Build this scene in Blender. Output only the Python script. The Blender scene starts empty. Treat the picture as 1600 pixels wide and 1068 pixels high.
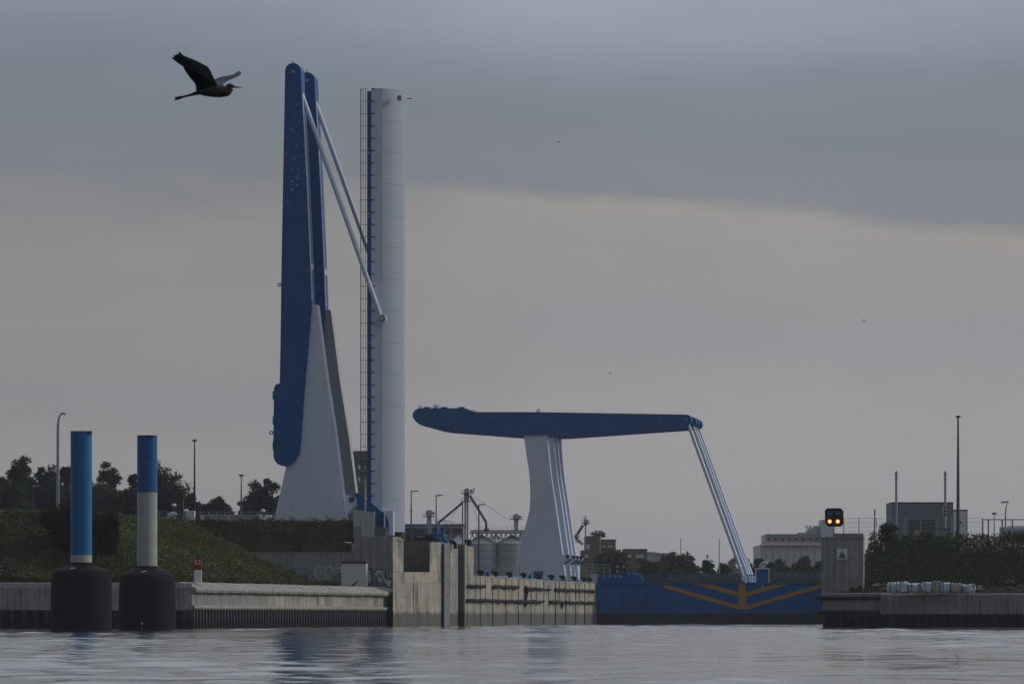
import bpy, math, random
import numpy as np
from mathutils import Vector
random.seed(7)
RNG = np.random.default_rng(11)
SC = bpy.context.scene
COL = SC.collection
R = math.radians

# ------------------------------------------------------------------ camera
FPX, CX, HY, CAMH = 7420.0, 800.0, 961.0, 1.2      # focal length and horizon in photo pixels, eye height above water
cam_data = bpy.data.cameras.new('camera')
cam = bpy.data.objects.new('camera', cam_data)
COL.objects.link(cam)
cam.location = (0, 0, CAMH)
cam.rotation_euler = (R(90), 0, 0)
cam_data.sensor_width = 36.0
cam_data.lens = 36.0 * FPX / 1600.0
cam_data.shift_y = (HY - 534.0) / 1600.0
cam_data.clip_start = 0.5
cam_data.clip_end = 30000
cam_data.dof.use_dof = True
cam_data.dof.focus_distance = 560
cam_data.dof.aperture_fstop = 8.0
SC.camera = cam

# ------------------------------------------------------------------ world: overcast sky
SUN_AZ = Vector((0.95, 0.20, 0)).normalized()
SUN_EL = R(24)
w = bpy.data.worlds.new('World'); SC.world = w; w.use_nodes = True
nt = w.node_tree; nt.nodes.clear()
N = lambda t: nt.nodes.new(t)
LK = lambda a, b: nt.links.new(a, b)
def WM(op, a, b=None, c=None):
    n = N('ShaderNodeMath'); n.operation = op
    for i, x in enumerate((a, b, c)):
        if x is None: continue
        if isinstance(x, (int, float)): n.inputs[i].default_value = x
        else: LK(x, n.inputs[i])
    return n.outputs[0]
def srgb(r, g, b):
    f = lambda c: (c / 255 / 12.92) if c / 255 <= 0.04045 else ((c / 255 + 0.055) / 1.055) ** 2.4
    return (f(r), f(g), f(b), 1)
tc = N('ShaderNodeTexCoord'); sep = N('ShaderNodeSeparateXYZ'); LK(tc.outputs['Generated'], sep.inputs[0])
az = WM('ARCTAN2', sep.outputs[0], sep.outputs[1])
el = WM('ARCSINE', WM('MINIMUM', WM('MAXIMUM', sep.outputs[2], -1.0), 1.0))
def wnoise(sx, sy, off, scale, detail, rough=0.5):
    cb = N('ShaderNodeCombineXYZ')
    LK(WM('MULTIPLY', az, sx), cb.inputs[0]); LK(WM('MULTIPLY', el, sy), cb.inputs[1]); cb.inputs[2].default_value = off
    n = N('ShaderNodeTexNoise'); n.inputs['Scale'].default_value = scale
    n.inputs['Detail'].default_value = detail; n.inputs['Roughness'].default_value = rough
    LK(cb.outputs[0], n.inputs['Vector']); return n.outputs['Fac']
nA = wnoise(5.0, 26.0, 3.7, 1.0, 4, 0.55)
nB = wnoise(16.0, 60.0, 9.1, 1.0, 4, 0.55)
nC = wnoise(9.0, 14.0, 21.0, 1.0, 3, 0.5)
elw = WM('ADD', el, WM('ADD', WM('MULTIPLY', WM('SUBTRACT', nA, 0.5), 0.040), WM('MULTIPLY', WM('SUBTRACT', nB, 0.5), 0.016)))
mr = N('ShaderNodeMapRange'); mr.inputs[1].default_value = 0.0; mr.inputs[2].default_value = 0.30
LK(elw, mr.inputs[0])
ramp = N('ShaderNodeValToRGB'); LK(mr.outputs[0], ramp.inputs[0])
stops = [(0.0, (149, 147, 150)), (0.040, (154, 151, 153)), (0.062, (147, 147, 151)), (0.076, (151, 148, 148)), (0.0815, (154, 150, 146)),
         (0.0865, (129, 132, 138)), (0.100, (124, 129, 138)), (0.112, (128, 136, 147)), (0.130, (148, 157, 169)), (0.18, (196, 200, 205)), (0.30, (196, 206, 221))]
while len(ramp.color_ramp.elements) < len(stops): ramp.color_ramp.elements.new(0.5)
for e, (p, c) in zip(ramp.color_ramp.elements, stops): e.position = p / 0.30; e.color = srgb(*c)
# the cloud edge is crisp in places and blurred in others
ramp2 = N('ShaderNodeValToRGB'); LK(mr.outputs[0], ramp2.inputs[0])
stops2 = [(0.0, (147, 146, 150)), (0.035, (151, 149, 151)), (0.050, (144, 143, 147)), (0.062, (148, 145, 144)), (0.073, (145, 143, 142)),
          (0.086, (126, 129, 135)), (0.100, (122, 127, 136)), (0.114, (121, 130, 141)), (0.130, (136, 146, 157)), (0.18, (196, 200, 205)), (0.30, (196, 206, 221))]
while len(ramp2.color_ramp.elements) < len(stops2): ramp2.color_ramp.elements.new(0.5)
for e, (p, c) in zip(ramp2.color_ramp.elements, stops2): e.position = p / 0.30; e.color = srgb(*c)
mz = N('ShaderNodeMapRange'); mz.interpolation_type = 'SMOOTHSTEP'; mz.inputs[1].default_value = -0.07; mz.inputs[2].default_value = 0.02
LK(WM('ADD', az, WM('MULTIPLY', WM('SUBTRACT', nC, 0.5), 0.12)), mz.inputs[0])
mxr = N('ShaderNodeMix'); mxr.data_type = 'RGBA'; LK(mz.outputs[0], mxr.inputs[0]); LK(ramp2.outputs[0], mxr.inputs[6]); LK(ramp.outputs[0], mxr.inputs[7])
# soft uneven brightness of the cloud layer
gain = WM('ADD', 0.87, WM('MULTIPLY', nC, 0.30))
# the cloud is brighter on the side where the hidden sun stands
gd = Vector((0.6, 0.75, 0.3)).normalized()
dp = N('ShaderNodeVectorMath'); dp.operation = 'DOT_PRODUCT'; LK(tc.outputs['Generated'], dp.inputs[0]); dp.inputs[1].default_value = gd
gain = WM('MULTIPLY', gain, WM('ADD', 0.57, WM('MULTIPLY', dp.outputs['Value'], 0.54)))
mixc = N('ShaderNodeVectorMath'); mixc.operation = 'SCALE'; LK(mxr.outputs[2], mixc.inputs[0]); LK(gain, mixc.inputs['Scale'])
sky = N('ShaderNodeTexSky'); sky.sky_type = 'NISHITA'; sky.sun_disc = False
sky.sun_elevation = SUN_EL; sky.sun_rotation = math.atan2(SUN_AZ.x, SUN_AZ.y)
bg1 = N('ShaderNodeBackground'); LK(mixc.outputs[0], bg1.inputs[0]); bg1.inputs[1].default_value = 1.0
bg2 = N('ShaderNodeBackground'); LK(sky.outputs[0], bg2.inputs[0]); bg2.inputs[1].default_value = 0.05
mixs = N('ShaderNodeMixShader'); mixs.inputs[0].default_value = 0.06       # a little of the clear sky glows through the cloud
LK(bg1.outputs[0], mixs.inputs[1]); LK(bg2.outputs[0], mixs.inputs[2])
wo = N('ShaderNodeOutputWorld'); LK(mixs.outputs[0], wo.inputs[0])

sun_data = bpy.data.lights.new('sun', 'SUN')
sun = bpy.data.objects.new('sun', sun_data); COL.objects.link(sun)
sun_data.energy = 0.9
sun_data.angle = R(14)
sun_data.color = (1.0, 0.93, 0.84)
sdir = Vector((SUN_AZ.x * math.cos(SUN_EL), SUN_AZ.y * math.cos(SUN_EL), math.sin(SUN_EL)))
sun.rotation_euler = sdir.to_track_quat('Z', 'Y').to_euler()
sun.location = (200, 400, 150)

SC.view_settings.view_transform = 'Standard'
SC.view_settings.look = 'None'
SC.view_settings.exposure = 0.0
SC.view_settings.gamma = 1.0
SC.view_settings.use_curve_mapping = False
SC.render.engine = 'CYCLES'
SC.cycles.use_denoising = True
SC.cycles.max_bounces = 6
SC.cycles.diffuse_bounces = 3
SC.cycles.glossy_bounces = 3
SC.cycles.volume_bounces = 1
SC.cycles.transparent_max_bounces = 8

# ------------------------------------------------------------------ mapping photo pixels to places
V = Vector
def P(px, py, D):
    return V(((px - CX) * D / FPX, D, CAMH + (HY - py) * D / FPX))
class Plane:
    """vertical plane through two ground points; at() drops a photo pixel onto it"""
    def __init__(s, A, B):
        s.o = V((A[0], A[1], 0)); s.t = (V((B[0], B[1], 0)) - s.o).normalized(); s.n = V((s.t.y, -s.t.x, 0))   # n faces the camera side
    def at(s, px, py, off=0.0):
        r = V(((px - CX) / FPX, 1, (HY - py) / FPX)); n = s.n
        t = (s.o.dot(n) + off) / (r.x * n.x + r.y * n.y)
        return V((r.x * t, r.y * t, CAMH + r.z * t))
LO = V((-5.47, 548, 0))
LA = V((0.132, 1, 0)).normalized()          # along the lock
LP_ = V((LA.y, -LA.x, 0))                   # across the lock, to the right
UP = V((0, 0, 1))
def lock(u, d, z): return LO + LP_ * u + LA * d + UP * z
def LPT(px, py, d):
    """photo pixel dropped on the cross-plane at distance d along the lock"""
    r = V(((px - CX) / FPX, 1, (HY - py) / FPX))
    t = (d + LO.dot(LA)) / (r.x * LA.x + r.y * LA.y)
    return V((r.x * t, r.y * t, CAMH + r.z * t))

# ------------------------------------------------------------------ mesh helpers
class MB:
    def __init__(s): s.v = []; s.f = []
    def add(s, vs, fs):
        o = len(s.v); s.v += [V(x) for x in vs]; s.f += [tuple(i + o for i in f) for f in fs]; return s
    def prism(s, poly, vec):
        n = len(poly); vec = V(vec)
        vs = [V(q) for q in poly] + [V(q) + vec for q in poly]
        fs = [tuple(range(n)), tuple(range(2 * n - 1, n - 1, -1))] + [(i, i + n, (i + 1) % n + n, (i + 1) % n) for i in range(n)]
        return s.add(vs, fs)
    def obox(s, o, ux, uy, uz):
        o = V(o); ux = V(ux); uy = V(uy); uz = V(uz)
        return s.prism([o, o + ux, o + ux + uz, o + uz], uy)
    def box(s, x0, x1, y0, y1, z0, z1):
        return s.obox((x0, y0, z0), (x1 - x0, 0, 0), (0, y1 - y0, 0), (0, 0, z1 - z0))
    def tube(s, pts, r, n=8, caps=True):
        pts = [V(q) for q in pts]; rs = r if isinstance(r, (list, tuple)) else [r] * len(pts)
        o = len(s.v); prev = None
        for i, q in enumerate(pts):
            t = (pts[min(i + 1, len(pts) - 1)] - pts[max(i - 1, 0)]).normalized()
            if prev is None:
                ref = V((0, 0, 1)) if abs(t.z) < 0.9 else V((1, 0, 0)); e1 = t.cross(ref).normalized()
            else:
                e1 = (prev - t * prev.dot(t)).normalized()
            prev = e1; e2 = t.cross(e1)
            for k in range(n):
                a_ = 2 * math.pi * k / n
                s.v.append(q + (e1 * math.cos(a_) + e2 * math.sin(a_)) * rs[i])
        for i in range(len(pts) - 1):
            for k in range(n):
                a0 = o + i * n + k; a1 = o + i * n + (k + 1) % n
                s.f.append((a0, a1, a1 + n, a0 + n))
        if caps:
            s.f.append(tuple(o + k for k in range(n - 1, -1, -1)))
            s.f.append(tuple(o + (len(pts) - 1) * n + k for k in range(n)))
        return s
    def lathe(s, prof, c, n=24):
        c = V(c); o = len(s.v); m = len(prof)
        for (r, z) in prof:
            for k in range(n):
                a_ = 2 * math.pi * k / n
                s.v.append(c + V((r * math.cos(a_), r * math.sin(a_), z)))
        for i in range(m - 1):
            for k in range(n):
                a0 = o + i * n + k; a1 = o + i * n + (k + 1) % n
                s.f.append((a0, a1, a1 + n, a0 + n))
        s.f.append(tuple(o + k for k in range(n - 1, -1, -1)))
        s.f.append(tuple(o + (m - 1) * n + k for k in range(n)))
        return s
    def pbox(s, x0, x1, yt, yb, D, dep):
        a_ = P(x0, yb, D); b = P(x1, yt, D)
        return s.box(a_.x, b.x, D, D + dep, a_.z, b.z)
ORG = {}
def mesh_of(name, mb, org=(0, 0, 0), smooth=False, mat=None):
    org = V(org); me = bpy.data.meshes.new(name)
    me.from_pydata([tuple(q - org) for q in mb.v], [], mb.f)
    me.validate(); me.update()
    if smooth:
        me.polygons.foreach_set('use_smooth', [True] * len(me.polygons))
        try: me.set_sharp_from_angle(angle=R(40))
        except Exception: pass
    if mat: me.materials.append(mat)
    return me
def centre_base(mb):
    xs = [q.x for q in mb.v]; ys = [q.y for q in mb.v]; zs = [q.z for q in mb.v]
    return V(((min(xs) + max(xs)) / 2, (min(ys) + max(ys)) / 2, min(zs)))
def root_of(o):
    while o.parent: o = o.parent
    return o
def part(name, mb, mat, parent, smooth=False, label=None):
    org = root_of(parent).location
    o = bpy.data.objects.new(name, mesh_of(name, mb, org, smooth, mat)); COL.objects.link(o); o.parent = parent
    if label: o['label'] = label
    return o
def share(src, parent, offset, rotz=0.0, scale=None):
    """one more piece that shares mesh data; offset is local to the thing"""
    o = src.copy(); COL.objects.link(o); o.parent = parent; o.location = offset
    if rotz: o.rotation_euler = (0, 0, rotz)
    if scale: o.scale = scale
    return o
def tag(o, label, cat, group=None, kind=None):
    if kind: o['kind'] = kind
    if label: o['label'] = label
    if cat: o['category'] = cat
    if group: o['group'] = group
    return o
def thing(name, label, cat, loc, group=None):
    o = bpy.data.objects.new(name, None); COL.objects.link(o); o.location = V(loc); o.empty_display_size = 0.5
    return tag(o, label, cat, group)
def solo(name, mb, mat, label=None, cat=None, group=None, kind=None, smooth=False):
    c = centre_base(mb)
    o = bpy.data.objects.new(name, mesh_of(name, mb, c, smooth, mat)); COL.objects.link(o); o.location = c
    return tag(o, label, cat, group, kind)
def fast_mesh(name, verts, k, mat):
    """many k-cornered faces at once (verts: N*k x 3)"""
    n = len(verts); me = bpy.data.meshes.new(name)
    me.vertices.add(n); me.vertices.foreach_set('co', np.asarray(verts, dtype=np.float32).ravel())
    me.loops.add(n); me.loops.foreach_set('vertex_index', np.arange(n, dtype=np.int32))
    me.polygons.add(n // k); me.polygons.foreach_set('loop_start', np.arange(0, n, k, dtype=np.int32))
    me.polygons.foreach_set('loop_total', np.full(n // k, k, dtype=np.int32))
    me.update(calc_edges=True); me.materials.append(mat); return me
def leaf_quads(c, size, rng, flat=0.0):
    """random leaf-shaped quads around centres c (N x 3)"""
    n = len(c)
    d1 = rng.normal(size=(n, 3)); d1[:, 2] *= (1 - flat); d1 /= np.linalg.norm(d1, axis=1)[:, None]
    d2 = rng.normal(size=(n, 3)); d2 -= (d2 * d1).sum(1)[:, None] * d1; d2 /= np.linalg.norm(d2, axis=1)[:, None]
    s = (size * rng.uniform(0.6, 1.4, n))[:, None]
    a_ = c - d1 * s; b = c + d2 * s * 0.45; e = c + d1 * s; f = c - d2 * s * 0.45
    return np.stack([a_, b, e, f], 1).reshape(-1, 3)

# ------------------------------------------------------------------ materials
def mat(name, col, rough=0.6, metal=0.0, var=0.15, vscale=1.2, streak=0.0, streak_col=None, streak_z=0.12, bump=0.0, bscale=6.0, spec=0.25,
        col2=None, c2scale=0.3, chips=None, band=None, trans=0.0):
    m = bpy.data.materials.new(name); m.use_nodes = True
    t = m.node_tree; b = t.nodes['Principled BSDF']
    b.inputs['Roughness'].default_value = rough; b.inputs['Metallic'].default_value = metal
    b.inputs['Specular IOR Level'].default_value = spec
    nn = t.nodes.new; ln = t.links.new
    geo = nn('ShaderNodeNewGeometry'); pos = geo.outputs['Position']
    def noise(sc, det=5, vec=None, ro=0.55):
        n = nn('ShaderNodeTexNoise'); n.inputs['Scale'].default_value = sc; n.inputs['Detail'].default_value = det; n.inputs['Roughness'].default_value = ro
        ln(vec if vec else pos, n.inputs['Vector']); return n.outputs['Fac']
    def mapped(s3):
        mp = nn('ShaderNodeMapping'); mp.inputs['Scale'].default_value = s3; ln(pos, mp.inputs['Vector']); return mp.outputs[0]
    def rampf(f, lo, hi):
        r = nn('ShaderNodeMapRange'); r.inputs[1].default_value = lo; r.inputs[2].default_value = hi; ln(f, r.inputs[0]); return r.outputs[0]
    def mix(f, a_, c, mode='MIX'):
        x = nn('ShaderNodeMix'); x.data_type = 'RGBA'; x.blend_type = mode
        if isinstance(f, (int, float)): x.inputs[0].default_value = f
        else: ln(f, x.inputs[0])
        for i, q in ((6, a_), (7, c)):
            if isinstance(q, tuple): x.inputs[i].default_value = q
            else: ln(q, x.inputs[i])
        return x.outputs[2]
    c4 = tuple(col) + (1,)
    cur = c4
    if col2: cur = mix(rampf(noise(c2scale, 4), 0.38, 0.62), c4, tuple(col2) + (1,))
    if var > 0:
        lo = 1 - var; k = rampf(noise(vscale, 6), 0.25, 0.75)
        sc = nn('ShaderNodeMapRange'); sc.inputs[3].default_value = lo; sc.inputs[4].default_value = 1 + var; ln(k, sc.inputs[0])
        vm = nn('ShaderNodeVectorMath'); vm.operation = 'SCALE'
        if isinstance(cur, tuple): vm.inputs[0].default_value = cur[:3]
        else: ln(cur, vm.inputs[0])
        ln(sc.outputs[0], vm.inputs['Scale']); cur = vm.outputs[0]
    if streak > 0:
        sv = rampf(noise(1.0, 6, mapped((3.2, 3.2, streak_z)), 0.7), 0.45, 0.60)
        big = rampf(noise(0.35, 4), 0.30, 0.62)
        mm = nn('ShaderNodeMath'); mm.operation = 'MULTIPLY'; ln(sv, mm.inputs[0]); ln(big, mm.inputs[1])
        mm2 = nn('ShaderNodeMath'); mm2.operation = 'MULTIPLY'; ln(mm.outputs[0], mm2.inputs[0]); mm2.inputs[1].default_value = streak
        cur = mix(mm2.outputs[0], cur, tuple(streak_col or (0.05, 0.045, 0.04)) + (1,))
    if chips:
        cc, z0, z1, lo = chips
        vo = noise(3.6, 3, None, 0.6); f1 = rampf(vo, lo, lo + 0.02)
        pz = nn('ShaderNodeSeparateXYZ'); ln(pos, pz.inputs[0])
        g = noise(0.22, 2); g1 = rampf(g, 0.46, 0.56)
        zz = nn('ShaderNodeMapRange'); zz.inputs[1].default_value = z0; zz.inputs[2].default_value = z1; ln(pz.outputs[2], zz.inputs[0])
        m1 = nn('ShaderNodeMath'); m1.operation = 'MULTIPLY'; ln(f1, m1.inputs[0]); ln(g1, m1.inputs[1])
        m2 = nn('ShaderNodeMath'); m2.operation = 'MULTIPLY'; ln(m1.outputs[0], m2.inputs[0]); ln(zz.outputs[0], m2.inputs[1])
        cur = mix(m2.outputs[0], cur, tuple(cc) + (1,))
    if band:                                    # weed and silt left by the tide, with an uneven upper edge
        bc, zt, soft, amt = band
        pz = nn('ShaderNodeSeparateXYZ'); ln(pos, pz.inputs[0])
        nz = noise(1.0, 4, mapped((1.5, 1.5, 0.4)))
        ad = nn('ShaderNodeMath'); ad.operation = 'MULTIPLY_ADD'; ln(nz, ad.inputs[0]); ad.inputs[1].default_value = 0.9; ln(pz.outputs[2], ad.inputs[2])
        bf = nn('ShaderNodeMapRange'); bf.inputs[1].default_value = zt + 0.45 + soft; bf.inputs[2].default_value = zt + 0.45; bf.inputs[4].default_value = amt; ln(ad.outputs[0], bf.inputs[0])
        cur = mix(bf.outputs[0], cur, tuple(bc) + (1,))
    if isinstance(cur, tuple): b.inputs['Base Color'].default_value = cur
    else: ln(cur, b.inputs['Base Color'])
    if bump > 0:
        bp = nn('ShaderNodeBump'); bp.inputs['Strength'].default_value = bump; bp.inputs['Distance'].default_value = 0.05
        ln(noise(bscale, 5), bp.inputs['Height']); ln(bp.outputs[0], b.inputs['Normal'])
    if trans > 0:
        tr = nn('ShaderNodeBsdfTranslucent'); ms = nn('ShaderNodeMixShader'); ms.inputs[0].default_value = trans
        if isinstance(cur, tuple): tr.inputs[0].default_value = cur
        else: ln(cur, tr.inputs[0])
        out = t.nodes['Material Output']; ln(b.outputs[0], ms.inputs[1]); ln(tr.outputs[0], ms.inputs[2]); ln(ms.outputs[0], out.inputs[0])
    return m
M = {}
M['blue'] = mat('blue_paint', (0.010, 0.098, 0.33), 0.5, var=0.10, vscale=0.5, streak=0.35, streak_col=(0.02, 0.04, 0.08))
M['blue_chip'] = mat('chipped_blue_paint', (0.008, 0.095, 0.31), 0.5, var=0.10, vscale=0.5, chips=((0.5, 0.5, 0.47), 38.0, 43.0, 0.615))
M['blue_chip_far'] = mat('scuffed_blue_paint', (0.011, 0.090, 0.30), 0.5, var=0.10, vscale=0.4, chips=((0.5, 0.5, 0.47), 20.0, 24.0, 0.66))
M['blue_gate'] = mat('gate_blue_paint', (0.008, 0.112, 0.36), 0.5, var=0.13, vscale=0.4, streak=0.3, streak_col=(0.03, 0.05, 0.07))
M['blue_bright'] = mat('bright_blue_paint', (0.007, 0.150, 0.40), 0.38, var=0.10, vscale=0.6, streak=0.25, streak_col=(0.02, 0.08, 0.18))
M['blue_mid'] = mat('mid_blue_paint', (0.014, 0.110, 0.32), 0.38, var=0.08, vscale=0.7, streak=0.3, streak_col=(0.03, 0.05, 0.08))
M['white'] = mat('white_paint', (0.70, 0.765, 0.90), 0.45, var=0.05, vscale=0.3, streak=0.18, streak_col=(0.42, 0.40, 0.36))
M['white_rear'] = mat('streaked_grey', (0.52, 0.52, 0.53), 0.5, var=0.07, vscale=0.4, streak=0.3, streak_col=(0.25, 0.24, 0.23))
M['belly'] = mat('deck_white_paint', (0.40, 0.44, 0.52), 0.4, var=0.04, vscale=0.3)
M['cream'] = mat('cream_paint', (0.44, 0.435, 0.42), 0.5, var=0.10, vscale=0.8, streak=0.35, streak_col=(0.24, 0.23, 0.21))
M['offwhite'] = mat('off_white', (0.72, 0.72, 0.70), 0.5, var=0.05)
M['concrete'] = mat('warm_concrete', (0.54, 0.495, 0.42), 0.9, var=0.22, vscale=0.8, streak=1.0, streak_col=(0.10, 0.09, 0.075), bump=0.4, col2=(0.37, 0.35, 0.31), c2scale=0.22, band=((0.10, 0.095, 0.08), 1.35, 0.35, 0.85))
M['concrete_rust'] = mat('rust_streaked_concrete', (0.47, 0.42, 0.345), 0.9, var=0.22, vscale=0.8, streak=0.8, streak_col=(0.22, 0.12, 0.07), bump=0.4, band=((0.10, 0.095, 0.08), 1.35, 0.35, 0.85))
M['concrete_grey'] = mat('grey_concrete', (0.30, 0.30, 0.30), 0.9, var=0.18, vscale=0.7, streak=0.6, streak_col=(0.12, 0.12, 0.12), bump=0.4)
M['concrete_dark'] = mat('stained_shaded_concrete', (0.17, 0.155, 0.14), 0.9, var=0.25, vscale=0.6, streak=0.6, streak_col=(0.06, 0.055, 0.05), bump=0.4)  # streaked dark concrete; on the recess wall its darkness stands for shade
M['quay'] = mat('quay_concrete', (0.33, 0.32, 0.295), 0.9, var=0.22, vscale=0.9, streak=0.85, streak_col=(0.10, 0.10, 0.095), bump=0.5)
M['coping'] = mat('coping_concrete', (0.34, 0.325, 0.29), 0.9, var=0.28, vscale=1.6, streak=0.4, streak_col=(0.13, 0.12, 0.10), bump=0.5)
M['pile'] = mat('sheet_pile_steel', (0.038, 0.043, 0.054), 0.8, var=0.35, vscale=1.5, streak=0.5, streak_col=(0.09, 0.06, 0.04), band=((0.020, 0.020, 0.020), 0.7, 0.5, 0.8))
M['rubber'] = mat('black_rubber', (0.006, 0.007, 0.010), 0.8, var=0.3, vscale=1.0, bump=0.3, spec=0.15)
M['rubber_old'] = mat('worn_fender_rubber', (0.017, 0.017, 0.018), 0.85, var=0.4, vscale=3.0)
M['black'] = mat('black_paint', (0.014, 0.014, 0.016), 0.5, var=0.2)
M['steel'] = mat('galvanised_steel', (0.36, 0.38, 0.40), 0.55, metal=0.2, var=0.12, vscale=1.5)
M['steel_dark'] = mat('dark_steel', (0.09, 0.10, 0.115), 0.6, metal=0.2, var=0.15)
M['steel_grey'] = mat('grey_steel_fender', (0.23, 0.235, 0.26), 0.6, var=0.08, vscale=2.0)
M['pillar'] = mat('dark_steel_pillar', (0.10, 0.10, 0.115), 0.7, var=0.25, vscale=1.2, band=((0.02, 0.02, 0.02), 1.5, 0.4, 0.9))
M['yellow'] = mat('yellow_paint', (0.46, 0.255, 0.06), 0.5, var=0.08, vscale=0.8)
M['rust'] = mat('rust', (0.075, 0.048, 0.036), 0.9, var=0.3, vscale=2.0)
M['gate_foot'] = mat('gate_waterline', (0.045, 0.047, 0.055), 0.7, var=0.25, vscale=0.7)
M['red'] = mat('red_paint', (0.30, 0.018, 0.022), 0.45, var=0.06)
M['green'] = mat('green_paint', (0.02, 0.22, 0.03), 0.5, var=0.06)
M['beige'] = mat('beige_render', (0.46, 0.43, 0.35), 0.85, var=0.10)
M['grey_clad'] = mat('grey_cladding', (0.21, 0.22, 0.24), 0.6, var=0.05)
M['grey_tower'] = mat('grey_tower_render', (0.15, 0.155, 0.175), 0.8, var=0.08)
M['brick'] = mat('brown_brick', (0.17, 0.125, 0.10), 0.9, var=0.15, vscale=0.8)  # greyed brown, with some of the distance haze put into the colour
M['roof_red'] = mat('dull_roof_tiles', (0.17, 0.13, 0.13), 0.85, var=0.10)
M['far_white'] = mat('far_white_render', (0.58, 0.58, 0.60), 0.8, var=0.06, vscale=0.2, streak=0.3, streak_col=(0.35, 0.35, 0.36))
M['glass'] = mat('dark_glass', (0.05, 0.055, 0.065), 0.15, var=0.0)
M['silo'] = mat('silo_sheet', (0.44, 0.455, 0.48), 0.6, metal=0.15, var=0.10, vscale=0.25, streak=0.3, streak_col=(0.2, 0.2, 0.2))
M['asphalt'] = mat('asphalt', (0.055, 0.055, 0.055), 0.9, var=0.2)
M['bag'] = mat('woven_white_bag', (0.62, 0.64, 0.68), 0.8, var=0.12, vscale=2.5, bump=0.8, bscale=5.0)
M['bag_tan'] = mat('sandy_woven_bag', (0.50, 0.44, 0.34), 0.85, var=0.18, vscale=2.5, bump=0.8, bscale=5.0)
M['strap'] = mat('blue_strap', (0.04, 0.12, 0.36), 0.7, var=0.1)
M['rock'] = mat('grey_rock', (0.13, 0.125, 0.12), 0.95, var=0.3, vscale=1.5, bump=0.6)
M['soil'] = mat('dry_soil', (0.085, 0.070, 0.042), 0.95, var=0.3, vscale=0.8, col2=(0.055, 0.065, 0.028), c2scale=0.4)
M['grass'] = mat('weedy_grass', (0.125, 0.130, 0.046), 0.9, var=0.4, vscale=0.5, col2=(0.070, 0.082, 0.030), c2scale=0.16, trans=0.15, spec=0.1)
M['grass_dry'] = mat('dry_grass', (0.115, 0.098, 0.045), 0.9, var=0.3, vscale=0.6, col2=(0.06, 0.062, 0.028), c2scale=0.25, trans=0.15, spec=0.1)
M['flower'] = mat('pale_flowers', (0.50, 0.48, 0.36), 0.9, var=0.2, spec=0.1)
M['leaf_tree'] = mat('tree_leaves', (0.050, 0.060, 0.038), 0.8, var=0.4, vscale=0.35, col2=(0.022, 0.032, 0.020), c2scale=0.15, trans=0.12, spec=0.15)
M['leaf_bush'] = mat('bush_leaves', (0.070, 0.080, 0.034), 0.85, var=0.4, vscale=0.6, col2=(0.042, 0.052, 0.024), c2scale=0.3, trans=0.12, spec=0.1)
M['leaf_tamarisk'] = mat('tamarisk_leaves', (0.024, 0.026, 0.014), 0.9, var=0.4, vscale=0.8, col2=(0.034, 0.031, 0.017), c2scale=0.3, trans=0.12, spec=0.1)
M['leaf_hedge'] = mat('hedge_leaves', (0.028, 0.044, 0.020), 0.85, var=0.45, vscale=0.5, col2=(0.040, 0.055, 0.022), c2scale=0.2, trans=0.12, spec=0.12)
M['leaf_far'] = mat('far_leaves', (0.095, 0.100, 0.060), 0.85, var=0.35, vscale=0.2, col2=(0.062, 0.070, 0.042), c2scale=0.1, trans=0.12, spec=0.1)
M['bark'] = mat('bark', (0.065, 0.052, 0.040), 0.95, var=0.3)
M['spray_black'] = mat('black_spray_paint', (0.015, 0.015, 0.018), 0.7, var=0.2)
M['spray_white'] = mat('white_spray_paint', (0.60, 0.62, 0.62), 0.7, var=0.1)
M['spray_green'] = mat('sage_spray_paint', (0.26, 0.31, 0.27), 0.8, var=0.15)
M['spray_teal'] = mat('teal_spray_paint', (0.14, 0.26, 0.32), 0.8, var=0.2)
M['spray_blue'] = mat('pale_blue_spray_paint', (0.19, 0.24, 0.32), 0.8, var=0.2)
M['spray_tan'] = mat('tan_spray_paint', (0.34, 0.26, 0.13), 0.8, var=0.2)
def emit(name, col, s):
    m = bpy.data.materials.new(name); m.use_nodes = True; b = m.node_tree.nodes['Principled BSDF']
    b.inputs['Base Color'].default_value = tuple(col) + (1,); b.inputs['Emission Color'].default_value = tuple(col) + (1,); b.inputs['Emission Strength'].default_value = s
    return m
M['lamp_on'] = emit('lit_orange_lamp', (1.0, 0.28, 0.06), 1.5)
M['lamp_core'] = emit('lit_orange_lamp_core', (1.0, 0.62, 0.30), 1.9)

# water
wm = bpy.data.materials.new('river_water'); wm.use_nodes = True
t = wm.node_tree; b = t.nodes['Principled BSDF']
b.inputs['Base Color'].default_value = (0.035, 0.040, 0.040, 1); b.inputs['Roughness'].default_value = 0.04; b.inputs['IOR'].default_value = 1.33
geo = t.nodes.new('ShaderNodeNewGeometry')
def wav(sx, sy, sc, det, dist, strength, nrm=None):
    mp = t.nodes.new('ShaderNodeMapping'); mp.inputs['Scale'].default_value = (sx, sy, 1); t.links.new(geo.outputs['Position'], mp.inputs[0])
    n = t.nodes.new('ShaderNodeTexNoise'); n.inputs['Scale'].default_value = sc; n.inputs['Detail'].default_value = det; n.inputs['Roughness'].default_value = 0.55
    t.links.new(mp.outputs[0], n.inputs['Vector'])
    bp = t.nodes.new('ShaderNodeBump'); bp.inputs['Distance'].default_value = dist; bp.inputs['Strength'].default_value = strength
    t.links.new(n.outputs['Fac'], bp.inputs['Height'])
    if nrm: t.links.new(nrm, bp.inputs['Normal'])
    return bp.outputs[0]
n2 = wav(1.6, 2.6, 1.0, 3, 0.016, 1.0)
t.links.new(n2, b.inputs['Normal'])
M['water'] = wm
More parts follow.
